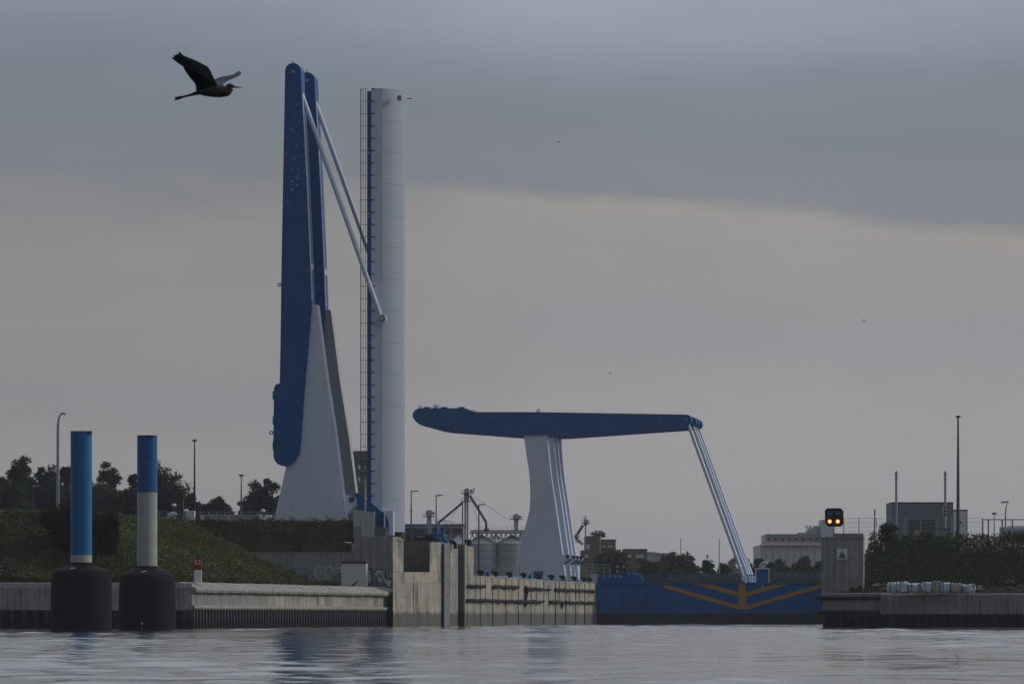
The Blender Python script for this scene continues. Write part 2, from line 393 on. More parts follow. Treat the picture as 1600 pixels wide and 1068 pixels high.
def place(name, me, parent, pos, rotz=0.0, scale=None):
    o = bpy.data.objects.new(name, me); COL.objects.link(o); o.parent = parent
    o.location = V(pos) - (root_of(parent).location if parent else V((0, 0, 0))); o.rotation_euler = (0, 0, rotz)
    if scale: o.scale = scale
    return o
def ang(t): return math.atan2(t.y, t.x)
def G(px, D): q = P(px, HY, D); return V((q.x, q.y, 0))

# ------------------------------------------------------------------ setting: water and land
# the stretch of river in view carries real ripples; the calm sheet beyond lies just below it
rw = np.random.default_rng(5)
ys = [52.0]
while ys[-1] < 700: ys.append(ys[-1] + 0.12 + 0.00042 * ys[-1])
ys = np.array(ys); nx = 220
sx = np.linspace(-0.135, 0.135, nx)
WX = ys[:, None] * sx[None, :]; WY = np.repeat(ys[:, None], nx, 1); WZ = np.zeros_like(WX)
patch = np.clip(0.85 + 0.35 * np.sin(WX * 0.10 + WY * 0.045 + 1.0) * np.cos(WY * 0.021 - WX * 0.06) + 0.3 * np.sin(WY * 0.011 + WX * 0.09 + 2.2), 0.3, 1.5)
nwv = 44
for k in range(nwv):
    lam = 0.9 * 11.0 ** rw.random(); kk = 2 * math.pi / lam; th_ = rw.normal(0.1, 0.8); s_ = 0.0108
    WZ += (s_ / kk) * np.sin(kk * (WY * math.cos(th_) + WX * math.sin(th_)) + rw.random() * 6.28)
WZ *= patch
WZ += 0.055 * np.exp(-((WY - 86 - 0.25 * WX) / 2.2) ** 2) * np.exp(-((WX - 5.0) / 4.0) ** 2) + 0.04 * np.exp(-((WY - 79 + 0.15 * WX) / 1.8) ** 2) * np.exp(-((WX + 0.5) / 3.0) ** 2)
ny = len(ys); base = np.stack([WX, WY, WZ], -1).reshape(-1, 3).astype(np.float32)
flat = np.array([(-3200, -60, -0.35), (3200, -60, -0.35), (3200, 5300, -0.35), (-3200, 5300, -0.35)], np.float32)
idx = np.arange(ny * nx).reshape(ny, nx)
fq = np.stack([idx[:-1, :-1], idx[:-1, 1:], idx[1:, 1:], idx[1:, :-1]], -1).reshape(-1, 4)
fq = np.concatenate([fq, np.array([[ny * nx, ny * nx + 1, ny * nx + 2, ny * nx + 3]])]).astype(np.int32)
allv = np.concatenate([base, flat]); me = bpy.data.meshes.new('river_water')
me.vertices.add(len(allv)); me.vertices.foreach_set('co', allv.ravel())
me.loops.add(fq.size); me.loops.foreach_set('vertex_index', fq.ravel())
me.polygons.add(len(fq)); me.polygons.foreach_set('loop_start', np.arange(0, fq.size, 4, dtype=np.int32)); me.polygons.foreach_set('loop_total', np.full(len(fq), 4, np.int32))
me.update(calc_edges=True); me.polygons.foreach_set('use_smooth', np.ones(len(fq), bool)); me.materials.append(M['water'])
o = bpy.data.objects.new('water', me); COL.objects.link(o); tag(o, None, None, kind='structure')
mb = MB().box(-3000, 3000, 872, 5200, -1.0, 5.2)
solo('ground', mb, M['soil'], kind='structure')
# flat apron beside the lock chamber on the left
Aq = [lock(-0.7, 8, 0), lock(-0.7, 330, 0), lock(-120, 330, 0), lock(-120, 26, 0), lock(-14, 26, 0), lock(-14, 8, 0)]
mb = MB().prism([V((q.x, q.y, -1)) for q in Aq], (0, 0, 6.55)); solo('lock_apron', mb, M['asphalt'], kind='structure')

# left embankment: a height field
q0, q1, q2 = G(-60, 437), G(300, 440), G(620, 528)
def line_in(X, Y, A, n): return (X - A.x) * n[0] + (Y - A.y) * n[1]
tq = (q2 - q1).normalized(); nq = (-tq.y, tq.x)
eA, eB = G(486, 505), G(352, 545); te = (eB - eA).normalized(); ne = (-te.y, te.x)
dW = -11.5                                                # plane of the graffiti wall along the lock
def hash_noise(X, Y, s):
    return (np.sin(X * s * 1.7 + 1.3) * np.cos(Y * s * 1.1 + 0.4) + np.sin(X * s * 0.63 + Y * s * 0.9 + 2.0) + 0.5 * np.sin(X * s * 3.1 - Y * s * 2.3)) / 2.5
def land_left(X, Y):
    ins = np.minimum(Y - 438.5, line_in(X, Y, q1, nq))
    a_ = np.minimum(ins - 1.6, line_in(X, Y, eA, ne))
    tt = np.clip(a_ / 14.0, 0, 1)
    h = 4.15 + 6.5 * (tt ** 1.15) + 0.18 * hash_noise(X, Y, 0.5) * np.clip(tt * 4, 0, 1)
    d = (X - LO.x) * LA.x + (Y - LO.y) * LA.y
    up = 8.25 + np.clip((d - dW - 0.6) / 9.0, 0, 1) * 2.9 + 0.15 * hash_noise(X, Y, 0.7)
    h = np.where(d > dW + 0.35, np.maximum(h, up), h)
    return h, ins, d
st = 0.8
gx = np.arange(-120, -9.5, st); gy = np.arange(437, 640, st)
XX, YY = np.meshgrid(gx, gy); HH, INS, DD = land_left(XX, YY)
UU = (XX - LO.x) * LP_.x + (YY - LO.y) * LP_.y
ok = (INS > 0.7) & ((DD < dW + 0.3) | (UU < -12.6))
idx = np.arange(XX.size).reshape(XX.shape)
vs = np.stack([XX, YY, HH], -1).reshape(-1, 3)
c0 = ok[:-1, :-1] & ok[1:, :-1] & ok[:-1, 1:] & ok[1:, 1:]
fa = np.stack([idx[:-1, :-1], idx[:-1, 1:], idx[1:, 1:], idx[1:, :-1]], -1)[c0]
used = np.unique(fa); remap = np.zeros(XX.size, int); remap[used] = np.arange(len(used))
me = bpy.data.meshes.new('embankment'); me.from_pydata(vs[used].tolist(), [], remap[fa].tolist()); me.update(); me.materials.append(M['soil'])
o = bpy.data.objects.new('embankment', me); COL.objects.link(o); tag(o, None, None, kind='structure')
mb = MB().box(-1500, lock(-14, 40, 0).x - 4, 640, 880, 0, 11.0); solo('plateau', mb, M['soil'], kind='structure')

mb = MB().prism([lock(-17, dW + 0.7, -1), lock(-12.2, dW + 0.7, -1), lock(-12.2, 2.4, -1), lock(-4.5, 2.4, -1), lock(-4.5, 27, -1), lock(-17, 27, -1)], (0, 0, 10.5)); solo('abutment_fill', mb, M['soil'], kind='structure')
# right bank
r0, r1 = G(1283, 494), G(1660, 479)
tr = (r1 - r0).normalized(); nr = (-tr.y, tr.x)            # n points inland (away from the river)
def land_right(X, Y):
    ins = line_in(X, Y, r0, nr)
    t1 = np.clip((ins - 3.5) / 18.0, 0, 1)
    return 3.3 + 4.6 * t1 + 0.2 * hash_noise(X, Y, 0.6) * np.clip(t1 * 5, 0, 1), ins
gx = np.arange(28, 160, 1.0); gy = np.arange(440, 660, 1.0)
XX, YY = np.meshgrid(gx, gy); HH, INS = land_right(XX, YY)
UU = (XX - LO.x) * LP_.x + (YY - LO.y) * LP_.y
ok = (INS > 0.5) & (UU > 45.5)
idx = np.arange(XX.size).reshape(XX.shape); vs = np.stack([XX, YY, HH], -1).reshape(-1, 3)
c0 = ok[:-1, :-1] & ok[1:, :-1] & ok[:-1, 1:] & ok[1:, 1:]
fa = np.stack([idx[:-1, :-1], idx[:-1, 1:], idx[1:, 1:], idx[1:, :-1]], -1)[c0]
used = np.unique(fa); remap = np.zeros(XX.size, int); remap[used] = np.arange(len(used))
me = bpy.data.meshes.new('right_bank'); me.from_pydata(vs[used].tolist(), [], remap[fa].tolist()); me.update(); me.materials.append(M['soil'])
o = bpy.data.objects.new('right_bank', me); COL.objects.link(o); tag(o, None, None, kind='structure')
rb0, rb1 = lock(43, 60, 0), lock(43, 330, 0)
mb = MB().prism([(rb0.x, rb0.y, -1), (1500, rb0.y, -1), (1500, 880, -1), (rb1.x, rb1.y, -1)], (0, 0, 9.4)); solo('right_plateau', mb, M['soil'], kind='structure')

# ------------------------------------------------------------------ quay walls
def pile_mesh(wd, z0, z1, dep):
    pl = [(0, 0), (0.14 * wd, -dep), (0.50 * wd, -dep), (0.64 * wd, 0), (wd, 0), (wd, 0.12), (0, 0.12)]
    return mesh_of('sheet_pile', MB().prism([(x, y, z0) for x, y in pl], (0, 0, z1 - z0)), mat=M['pile'])
def pile_row(th, A, B, wd, z0, z1, dep):
    t_ = (B - A); L = t_.length; t_ = t_.normalized(); n = int(L / wd); me = pile_mesh(L / n, z0, z1, dep)
    for i in range(n): place('sheet_pile', me, th, A + t_ * (L * i / n), ang(t_))
def lump_tube(mb, A, B, z, r, out, nseg, seed, sag=0.05, nside=8):
    """an old soft-edged round beam with bumps"""
    rr = random.Random(seed); t_ = (B - A); L = t_.length; t_ = t_.normalized(); n_ = V((t_.y, -t_.x, 0))
    pts = []; rs = []
    for i in range(nseg + 1):
        pts.append(A + t_ * (L * i / nseg) + n_ * out + UP * (z + rr.uniform(-sag, sag))); rs.append(r * rr.uniform(0.9, 1.1))
    mb.tube(pts, rs, nside)
# left quay, part facing the river squarely
th = thing('quay_wall', 'low grey concrete quay on dark sheet piles behind the two mooring columns', 'wall', (q0 + q1) / 2)
tf = (q1 - q0).normalized(); nf = V((tf.y, -tf.x, 0))
L = (q1 - q0).length; nb = 4
for i in range(nb):
    a_ = q0 + tf * (L * i / nb + (0.02 if i else 0)); b_ = q0 + tf * (L * (i + 1) / nb - 0.02)
    prof = [(0, 1.7), (0, 3.75), (0.12, 4.2), (1.9, 4.25), (1.9, 1.7)]
    part('wall_block', MB().prism([a_ - nf * y + UP * z for y, z in prof], b_ - a_), M['quay'], th)
pile_row(th, q0 - nf * 0.45, q1 - nf * 0.45, 1.05, -2.5, 1.72, 0.40)
# left quay, oblique part
th = thing('quay_wall', 'long weathered concrete quay with rounded ledges and sheet piles running back to lock', 'wall', (q1 + q2) / 2)
to = tq; no = V((to.y, -to.x, 0)); L = (q2 - q1).length
nb = 12
for i in range(nb):
    a_ = q1 + to * (L * i / nb + 0.03); b_ = q1 + to * (L * (i + 1) / nb - 0.03)
    part('wall_block', MB().prism([a_ - no * y + UP * z for y, z in [(0.15, 1.75), (0.15, 3.6), (0.5, 3.62), (0.5, 1.75)]], b_ - a_), M['quay'] if i < 4 else M['concrete'], th)
ns = 44
for i in range(ns):
    a_ = q1 + to * (L * i / ns + 0.02); b_ = q1 + to * (L * (i + 1) / ns - 0.02); j = random.uniform(-0.03, 0.03)
    part('coping_slab', MB().prism([a_ - no * y + UP * (z + j) for y, z in [(-0.1, 3.62), (-0.1, 3.86), (1.25, 4.34), (1.9, 4.34), (1.9, 3.62)]], b_ - a_), M['coping'], th)
for i in range(9):
    a_ = q1 + to * (L * i / 9 + 0.12); b_ = q1 + to * (L * (i + 1) / 9)
    mb = MB(); lump_tube(mb, a_, b_, 3.58, 0.30, 0.12, 10, 50 + i, 0.04); part('upper_ledge', mb, M['coping'], th, smooth=True)
    mb = MB(); lump_tube(mb, a_, b_, 1.95, 0.22, 0.06, 8, 70 + i, 0.02); part('lower_ledge', mb, M['coping'], th, smooth=True)
pile_row(th, q1 - no * 0.3, q2 - no * 0.3, 1.15, -2.5, 1.8, 0.42)
# right quay
th = thing('quay_wall', 'low stained concrete quay on wide sheet piles below the white bags', 'wall', (r0 + r1) / 2)
nR = V((tr.y, -tr.x, 0)); s1 = G(1376, 490.3)
L1 = (s1 - r0).length
ra = r0; rb = r0 + tr * (L1 - 0.02)
part('end_block', MB().prism([ra - nR * y + UP * z for y, z in [(0.35, 1.6), (0.35, 3.5), (2.6, 3.55), (2.6, 1.6)]], rb - ra), M['quay'], th)
mb = MB(); lump_tube(mb, ra - tr * 0.6, rb - tr * 0.05, 3.02, 0.19, -0.25, 8, 5, 0.01); part('fender_beam', mb, M['rubber_old'], th, smooth=True)
mb = MB(); lump_tube(mb, ra - tr * 0.6, rb - tr * 0.05, 1.55, 0.20, -0.25, 8, 6, 0.01); part('fender_beam', mb, M['rubber_old'], th, smooth=True)
Lr = (r1 - r0).length - L1; nb = 6
for i in range(nb):
    a_ = r0 + tr * (L1 + Lr * i / nb + 0.02); b_ = r0 + tr * (L1 + Lr * (i + 1) / nb - 0.02)
    part('wall_block', MB().prism([a_ - nR * y + UP * z for y, z in [(0, 1.35), (0, 3.3), (0.1, 3.43), (1.9, 3.46), (1.9, 1.35)]], b_ - a_), M['quay'], th)
pile_row(th, r0 - nR * 0.5, r1 - nR * 0.5, 0.98, -2.5, 1.56, 0.40)

# ------------------------------------------------------------------ graffiti retaining wall
def quadprism(d, px0, px1, yt, yb, dep, mb=None, ytr=None):
    """block on the lock cross-plane d, depth dep going back"""
    mb = mb or MB()
    return mb.prism([LPT(px0, yb, d), LPT(px1, yb, d), LPT(px1, ytr if ytr else yt, d), LPT(px0, yt, d)], LA * dep)
gw = thing('retaining_wall', 'grey concrete retaining wall covered with graffiti behind the oblique quay', 'wall', LPT(480, 925, dW))
xs = [330, 372, 414, 456, 500, 552.6]
for a_, b_ in zip(xs[:-1], xs[1:]):
    part('wall_panel', quadprism(dW, a_ + 0.25, b_ - 0.25, 863.3, 930, 0.55), M['concrete_grey'], gw)
part('capping', quadprism(dW - 0.06, 330, 552.6, 861.8, 863.2, 0.7), M['concrete_grey'], gw)
# taller block right of it
hb = thing('retaining_wall', 'tall grey concrete abutment block with twin conduits beside the white cabinet', 'wall', LPT(590, 925, dW))
part('wall_panel', quadprism(dW - 0.03, 553, 563.6, 821, 930, 6), M['concrete_grey'], hb)
for a_, b_ in zip([564, 577, 590, 602], [577, 590, 602, 613.5]):
    part('wall_panel', quadprism(dW - 0.1, a_ + 0.12, b_ - 0.12, 837.5, 930, 6.5), M['concrete_grey'], hb)
for x in (596.5, 600.2):
    q = LPT(x, 838, dW - 0.2); part('conduit', MB().tube([V((q.x, q.y, 3.9)), V((q.x, q.y, q.z + 0.1))], 0.07, 6), M['steel'], hb)
part('parapet', quadprism(dW + 0.7, 564, 585, 798, 842, 0.35, ytr=802), M['concrete_grey'], hb, label='pale parapet panels above the block')
for i in range(5):
    x0 = 552 + i * 6.6; part('parapet_panel', quadprism(dW + 0.4, x0 + 0.2, x0 + 6.4, 795.5 + i * 1.1, 842, 0.18), M['white_rear'], hb)
part('plinth', quadprism(dW + 0.5, 585.2, 604, 823, 842, 0.5), M['concrete_dark'], hb)
# blue barred gate on the block
bg_ = thing('barred_gate', 'small blue barred gate with white posts on the grey abutment block', 'gate', LPT(593, 822.8, dW + 0.5))
for x in (585.3, 600.7):
    q = LPT(x, 823, dW + 0.6); part('gate_post', MB().tube([q, q + UP * 1.75], 0.07, 6), M['offwhite'], bg_)
for i in range(7):
    y = 801.5 + i * 3.1; part('gate_bar', MB().tube([LPT(586, y, dW + 0.6), LPT(600, y, dW + 0.6)], 0.055, 6), M['blue'], bg_)
part('gate_sheet', quadprism(dW + 0.75, 585.6, 600.4, 800, 822.8, 0.04), M['blue'], bg_)

# graffiti: flat paint lying on the wall, drawn as strokes
def strokes(parent, name, plane_d, polys, width, material, closed=False, off=0.02):
    mb = MB(); hw = width / 2
    for pl in polys:
        pts = [LPT(x, y, plane_d - off) for x, y in pl]
        if closed: pts.append(pts[0])
        for A, B in zip(pts[:-1], pts[1:]):
            t_ = (B - A)
            if t_.length < 1e-4: continue
            t_ = t_.normalized(); n_ = t_.cross(LA).normalized()
            e = t_ * hw * 0.6
            mb.add([A - e - n_ * hw, B + e - n_ * hw, B + e + n_ * hw, A - e + n_ * hw], [(0, 1, 2, 3)])
        off += 0.0007
    return part(name, mb, material, parent)
def fill(parent, name, plane_d, polys, material, off=0.01):
    mb = MB()
    for k, pl in enumerate(polys): mb.add([LPT(x, y, plane_d - off - 0.001 * k) for x, y in pl], [tuple(range(len(pl)))])
    return part(name, mb, material, parent)
Z4 = lambda pl: [(380 + x / 6.154, 860 + y / 6.154) for x, y in pl]
gS = [(700, 215), (680, 225), (735, 280), (775, 270), (800, 235), (745, 205), (770, 195), (790, 175), (775, 150), (715, 150), (690, 180)]
gM = [(795, 275), (800, 175), (815, 150), (845, 150), (860, 170), (850, 280), (825, 280), (823, 215), (815, 278)]
gT = [(868, 185), (890, 160), (915, 175), (938, 150), (938, 205), (905, 200), (885, 225)]
fill(gw, 'graffiti_fill', dW, [Z4(gS), Z4(gM), Z4(gT)], M['spray_green'])
strokes(gw, 'graffiti_outline', dW, [Z4(gS), Z4(gM), Z4(gT)], 0.12, M['spray_white'], closed=True)
strokes(gw, 'graffiti_shadow', dW, [Z4([(x + 6, y + 8) for x, y in gS]), Z4([(x + 6, y + 8) for x, y in gM])], 0.05, M['spray_black'], closed=True, off=0.014)
g2 = [[(385, 160), (430, 150), (425, 190), (390, 190), (392, 235), (440, 230)], [(450, 235), (455, 165), (490, 160), (500, 235)], [(520, 165), (515, 235), (555, 235)], [(560, 160), (565, 235), (610, 230)], [(600, 160), (575, 165)], [(610, 190), (640, 215), (665, 240)]]
strokes(gw, 'graffiti_letters', dW, [Z4(p_) for p_ in g2], 0.22, M['spray_teal'])
strokes(gw, 'graffiti_line', dW, [Z4([(360, 240), (575, 268)]), Z4([(400, 150), (620, 152)]), Z4([(540, 240), (545, 170)])], 0.10, M['spray_tan'], off=0.018)
g3 = [[(285, 240), (290, 155), (312, 175), (335, 150), (350, 235)], [(300, 235), (312, 195), (325, 238)]]
fill(gw, 'graffiti_fill', dW, [Z4([(285, 240), (270, 150), (340, 140), (370, 160), (360, 235)]), Z4([(100, 110), (150, 90), (205, 110), (195, 150), (120, 140)]), Z4([(215, 160), (225, 95), (240, 150)])], M['spray_blue'], off=0.008)
strokes(gw, 'graffiti_outline', dW, [Z4(p_) for p_ in g3] + [Z4([(20, 60), (70, 62), (95, 90), (90, 120), (140, 135), (150, 160), (190, 165), (200, 130), (225, 92), (240, 150), (262, 165), (265, 140), (300, 125), (370, 140), (375, 185), (360, 240)]), Z4([(150, 70), (168, 85), (140, 88), (150, 70)]), Z4([(160, 150), (165, 180), (190, 170), (205, 190), (225, 185), (240, 175)])], 0.11, M['spray_black'])
strokes(gw, 'graffiti_tag', dW, [Z4([(5, 55), (15, 42), (25, 55), (32, 40), (45, 55), (52, 40), (60, 50), (70, 38), (85, 50), (95, 36), (110, 45), (122, 36)])], 0.05, M['spray_black'], off=0.026)
g5 = [[(1190, 260), (1200, 180), (1235, 170), (1225, 230), (1240, 240), (1235, 320), (1205, 315), (1190, 262)], [(1255, 220), (1290, 170), (1360, 190), (1370, 260), (1400, 275), (1425, 262), (1432, 300), (1415, 350), (1385, 350), (1350, 290), (1345, 325), (1290, 330), (1285, 240)], [(1300, 215), (1310, 250), (1335, 240)], [(1300, 300), (1330, 312)]]
fill(hb, 'graffiti_fill', dW - 0.1, [Z4(g5[0]), Z4(g5[1])], M['spray_white'], off=0.012)
strokes(hb, 'graffiti_outline', dW - 0.1, [Z4(p_) for p_ in g5], 0.13, M['spray_black'], off=0.03)
strokes(hb, 'graffiti_swirl', dW - 0.1, [Z4([(1400, 10), (1390, 50), (1405, 90), (1428, 110), (1420, 150), (1428, 200)])], 0.20, M['spray_blue'], off=0.02)
# white cabinet with a stencilled wading bird
cb_ = thing('utility_cabinet', 'white utility cabinet with reddish top and black bird stencil before graffiti wall', 'cabinet', LPT(552, 926, dW - 2.5))
part('body', quadprism(dW - 2.5, 533.2, 571.6, 879.3, 931, 1.6), M['offwhite'], cb_)
part('lid', quadprism(dW - 2.6, 533.8, 572.2, 876.6, 879.2, 1.8), M['rust'], cb_)
fill(cb_, 'bird_stencil', dW - 2.5, [Z4([(1040, 345), (1050, 325), (1075, 305), (1092, 288), (1100, 283), (1112, 287), (1100, 290), (1085, 312), (1072, 330), (1055, 340)])], M['spray_black'])

# ------------------------------------------------------------------ lock head (left)
W0, W1 = G(613.8, 522), G(717, 546.5)
WP = Plane(W0, W1)
hd = thing('head_wall', 'tall warm concrete lock head with square dark recess above the river', 'wall', (W0 + W1) / 2)
def wp_block(x0, x1, yt, yb, back, off=0.0, ytr=None):
    return MB().prism([WP.at(x0, yb, off), WP.at(x1, yb, off), WP.at(x1, ytr or yt, off), WP.at(x0, yt, off)], V((-0.03, 1, 0)) * back)
def wp_panels(edges_x, rows, yb_clip, back, mats, off=0.0):
    for a_, b_ in zip(edges_x[:-1], edges_x[1:]):
        for yt, yb in rows:
            part('wall_panel', wp_block(a_ + 0.09, b_ - 0.09, yt + 0.12, yb - 0.12, back, off + random.uniform(-0.02, 0.02)), random.choice(mats), hd)
CM = [M['concrete'], M['concrete'], M['concrete_rust']]
part('core', wp_block(614.3, 715.5, 894, 988, 1.6, -0.25), M['concrete_dark'], hd)
wp_panels([614, 622, 626.5, 636, 646, 657, 668.5, 680, 693.6], [(893, 910.5), (910.5, 933), (933, 990)], 0, 0.6, CM)
wp_panels([703.2, 715.6], [(848, 870), (870, 893), (893, 911), (911, 990)], 0, 0.9, CM)
wp_panels([614, 622], [(837.8, 866), (866, 893)], 0, 3.0, CM)
wp_panels([622.2, 630.6], [(844, 893)], 0, 3.0, CM)
part('ledge_cap', wp_block(622.0, 631.4, 841.5, 844, 3.2, 0.12), M['concrete'], hd)
wp_panels([671.6, 677, 683, 693.6], [(846.5, 868), (868, 893)], 0, 3.2, CM)
part('corner_core', wp_block(693.0, 716, 849, 988, 1.5, -0.3), M['concrete_dark'], hd)
part('recess_wall', MB().prism([LPT(629, 895, -6.0), LPT(676, 895, -6.0), LPT(676, 845.2, -6.0), LPT(629, 844.2, -6.0)], LA * 8), M['concrete_dark'], hd)  # shade inside the recess is put into this darker concrete colour
part('head_top', MB().prism([lock(-13, 0, 9.2), lock(-2.4, 0, 9.2), lock(-1.6, 9, 9.2), lock(-13, 9, 9.2)], (0, 0, 0.12)), M['concrete_grey'], hd)
# grey steel fender plank and dark pillar
pf = thing('fender_plank', 'flat grey steel fender plank standing against the lock head', 'fender', WP.at(698.5, 985, 0.3))
part('plank', MB().prism([WP.at(694.2, 986, 0.35), WP.at(702.8, 986, 0.35), WP.at(702.6, 848.5, 0.35), WP.at(694.4, 847.4, 0.35)], V((-0.12, 0.3, 0))), M['steel_grey'], pf)
for y in (862, 884, 906, 930, 952):
    q = WP.at(699, y, 0.38); part('bolt', MB().tube([q, q + V((0.03, -0.08, 0))], 0.06, 6), M['steel_dark'], pf)
pp = thing('steel_pillar', 'dark steel corner pillar rising from water at lock entrance', 'pillar', G(720, 547))
pc = G(720.4, 546.8); zt = P(720, 851, 546.8).z
part('shaft', MB().box(pc.x - 0.36, pc.x + 0.30, pc.y - 0.35, pc.y + 0.35, -2, zt), M['pillar'], pp)
for z in (2.4, 4.4, 6.3, 7.9):
    part('collar', MB().box(pc.x - 0.40, pc.x + 0.34, pc.y - 0.40, pc.y + 0.40, z, z + 0.14), M['steel_dark'], pp)
q = pc + V((0.42, -0.2, 0)); part('guide_rail', MB().tube([V((q.x, q.y, -1)), V((q.x, q.y, zt + 0.1))], 0.06, 6), M['steel'], pp)

# ------------------------------------------------------------------ lock chamber wall
K0, K1 = G(725.2, 549), G(930.5, 680)
KP = Plane(K0, K1)
cw = thing('chamber_wall', 'long concrete lock chamber wall with vertical joints and torn black fenders', 'wall', (K0 + K1) / 2)
nK = KP.n
def kp_block(x0, x1, yt, yb, back, off=0.0, ytr=None, mb=None):
    return (mb or MB()).prism([KP.at(x0, yb, off), KP.at(x1, yb, off), KP.at(x1, ytr or yt, off), KP.at(x0, yt, off)], -nK * back)
ztop = 5.75
def kp_zblock(x0, x1, z0, z1, back, off=0.0):
    A = KP.at(x0, 961, off); B = KP.at(x1, 961, off)
    return MB().prism([V((A.x, A.y, z0)), V((B.x, B.y, z0)), V((B.x, B.y, z1)), V((A.x, A.y, z1))], -nK * back)
part('core', kp_zblock(741, 930.3, -2, ztop - 0.1, 1.6, -0.3), M['rubber'], cw)
jx = [740.3, 750.3, 769.8, 790.5, 810, 830, 849.6, 868, 884, 899.5, 913.6, 930.5]
for a_, b_ in zip(jx[:-1], jx[1:]):
    k = 0.75
    part('wall_panel', kp_zblock(a_ + k, b_ - k, -2, 2.52, 0.5), M['concrete'], cw)
    part('wall_panel', kp_zblock(a_ + k, b_ - k, 2.54, ztop + random.uniform(-0.03, 0.03), 0.5, random.uniform(-0.02, 0.01)), random.choice(CM), cw)
    m_ = (a_ + b_) / 2; part('pilaster', kp_zblock(m_ - 1.2, m_ + 1.2, 2.56, ztop - 0.12, 0.4, 0.07), M['concrete'], cw)
# high return next to the pillar
for (z0, z1) in ((-2, 1.8), (1.82, 4.9), (4.92, 7.2), (7.22, 9.35)):
    part('wall_panel', kp_zblock(726.2, 730.4, z0, z1, 1.2, 0.02), M['concrete'], cw)
    part('wall_panel', kp_zblock(731.0, 740.2, z0, z1 - (0 if z1 < 9 else 0.1), 1.2), random.choice(CM), cw)
part('kerb', kp_zblock(741, 930, ztop + 0.04, ztop + 0.16, 0.4, -0.05), M['concrete'], cw)
def kfender(x0, x1, z, r, seed):
    rr = random.Random(seed); mb = MB(); n = max(3, int((x1 - x0) / 1.6)); pts = []; rs = []
    for i in range(n + 1):
        q = KP.at(x0 + (x1 - x0) * i / n, 961, 0.28); pts.append(V((q.x, q.y, z + rr.uniform(-0.06, 0.06)))); rs.append(r * rr.uniform(0.6, 1.25))
    mb.tube(pts, rs, 7); part('fender', mb, M['rubber_old'], cw, smooth=True)
for k, (x0, x1, z) in enumerate([(731, 757, 4.66), (771, 811, 4.72), (822, 831, 4.6), (831, 851, 4.62), (855, 860, 4.62), (868.5, 880, 4.66), (880, 893, 4.66), (893, 931, 4.68),
                                 (731, 760, 2.98), (760, 800, 2.98), (800, 849, 2.98), (860, 876, 3.0), (884, 909, 3.02), (911, 931, 3.02)]):
    kfender(x0, x1, z, 0.21, 200 + k)
for x, za, zb in ((821.5, 4.9, 3.15), (820.5, 2.95, 2.35), (877.6, 3.1, 2.2)):
    A = KP.at(x, 961, 0.3); B = KP.at(x + 1.2, 961, 0.3)
    part('fender', MB().tube([V((A.x, A.y, za)), V((B.x, B.y, (za + zb) / 2 + 0.1)), V((A.x, A.y, zb))], [0.17, 0.24, 0.14], 7), M['rubber_old'], cw, smooth=True, label='torn fender strip hanging down')
# mooring hooks on the wall top
hook_d = [(751.5, 'black mooring hook nearest the tall pillar on chamber wall'), (774.5, 'second black mooring hook along the chamber wall, right of a blue bollard'), (796.5, 'third black mooring hook along the chamber wall'),
          (818.5, 'black mooring hook left of the blue box on chamber wall'), (841.5, 'black mooring hook before the blue box on chamber wall'), (861.5, 'black mooring hook just right of the blue box on chamber wall'),
          (879.5, 'seventh black mooring hook along the chamber wall'), (897, 'eighth black mooring hook along the chamber wall'), (912, 'black mooring hook second from the lock gate'), (921, 'small black mooring hook nearest the lock gate')]
for x, lb in hook_d:
    q = KP.at(x, 961, -0.35); q = V((q.x, q.y, ztop + 0.04))
    h = thing('mooring_hook', lb, 'mooring hook', q, 'mooring hooks along the chamber wall')
    part('post', MB().tube([q, q + UP * 0.55], 0.22, 8), M['black'], h)
    part('hood', MB().tube([q + V((-0.42, 0, 0.50)), q + V((-0.36, 0, 0.66)), q + V((-0.05, 0, 0.74)), q + V((0.2, 0, 0.66)), q + V((0.24, 0, 0.3))], [0.16, 0.18, 0.2, 0.2, 0.18], 8), M['black'], h, smooth=True)
for (px_, py_, D_, lb) in ((736.5, 848, 552, 'black mooring hook on top of the tall return wall by the pillar'),):
    q = KP.at(px_ - 4, 961, -0.5); q = V((q.x, q.y, 9.32)); h = thing('mooring_hook', lb, 'mooring hook', q, 'mooring hooks along the chamber wall')
    part('post', MB().tube([q, q + UP * 0.55], 0.2, 8), M['black'], h)
    part('hood', MB().tube([q + V((-0.5, 0, 0.45)), q + V((-0.3, 0, 0.62)), q + V((0.1, 0, 0.66)), q + V((0.24, 0, 0.3))], 0.18, 8), M['black'], h, smooth=True)
q = WP.at(712.5, 848, 0.35); h = thing('drain_pipe', 'dark curved drain pipe spilling over the edge of lock head', 'pipe', q)
part('elbow', MB().tube([WP.at(705, 846, -0.2), WP.at(708.5, 846.5, 0.3), WP.at(711.3, 849, 0.45), WP.at(711.8, 856, 0.45)], 0.22, 8), M['rubber_old'], h, smooth=True)
part('flange', MB().tube([WP.at(711.8, 855, 0.45), WP.at(711.8, 856.4, 0.45)], 0.27, 8), M['steel_dark'], h)
for x, lb in ((762.5, 'small blue bollard between the first two black hooks on chamber wall'), (828.5, 'small blue bollard just left of the blue box on chamber wall')):
    q = KP.at(x, 961, -0.7); q = V((q.x, q.y, 5.57)); h = thing('blue_bollard', lb, 'bollard', q, 'blue bollards on the chamber wall')
    part('drum', MB().lathe([(0.30, 0), (0.30, 0.75), (0.24, 0.9), (0.12, 1.0)], q, 10), M['blue_mid'], h, smooth=True)
    part('lever', MB().tube([q + V((0.2, 0, 0.9)), q + V((0.45, 0, 1.15)), q + V((0.75, 0, 1.2))], 0.06, 6), M['rust'], h)
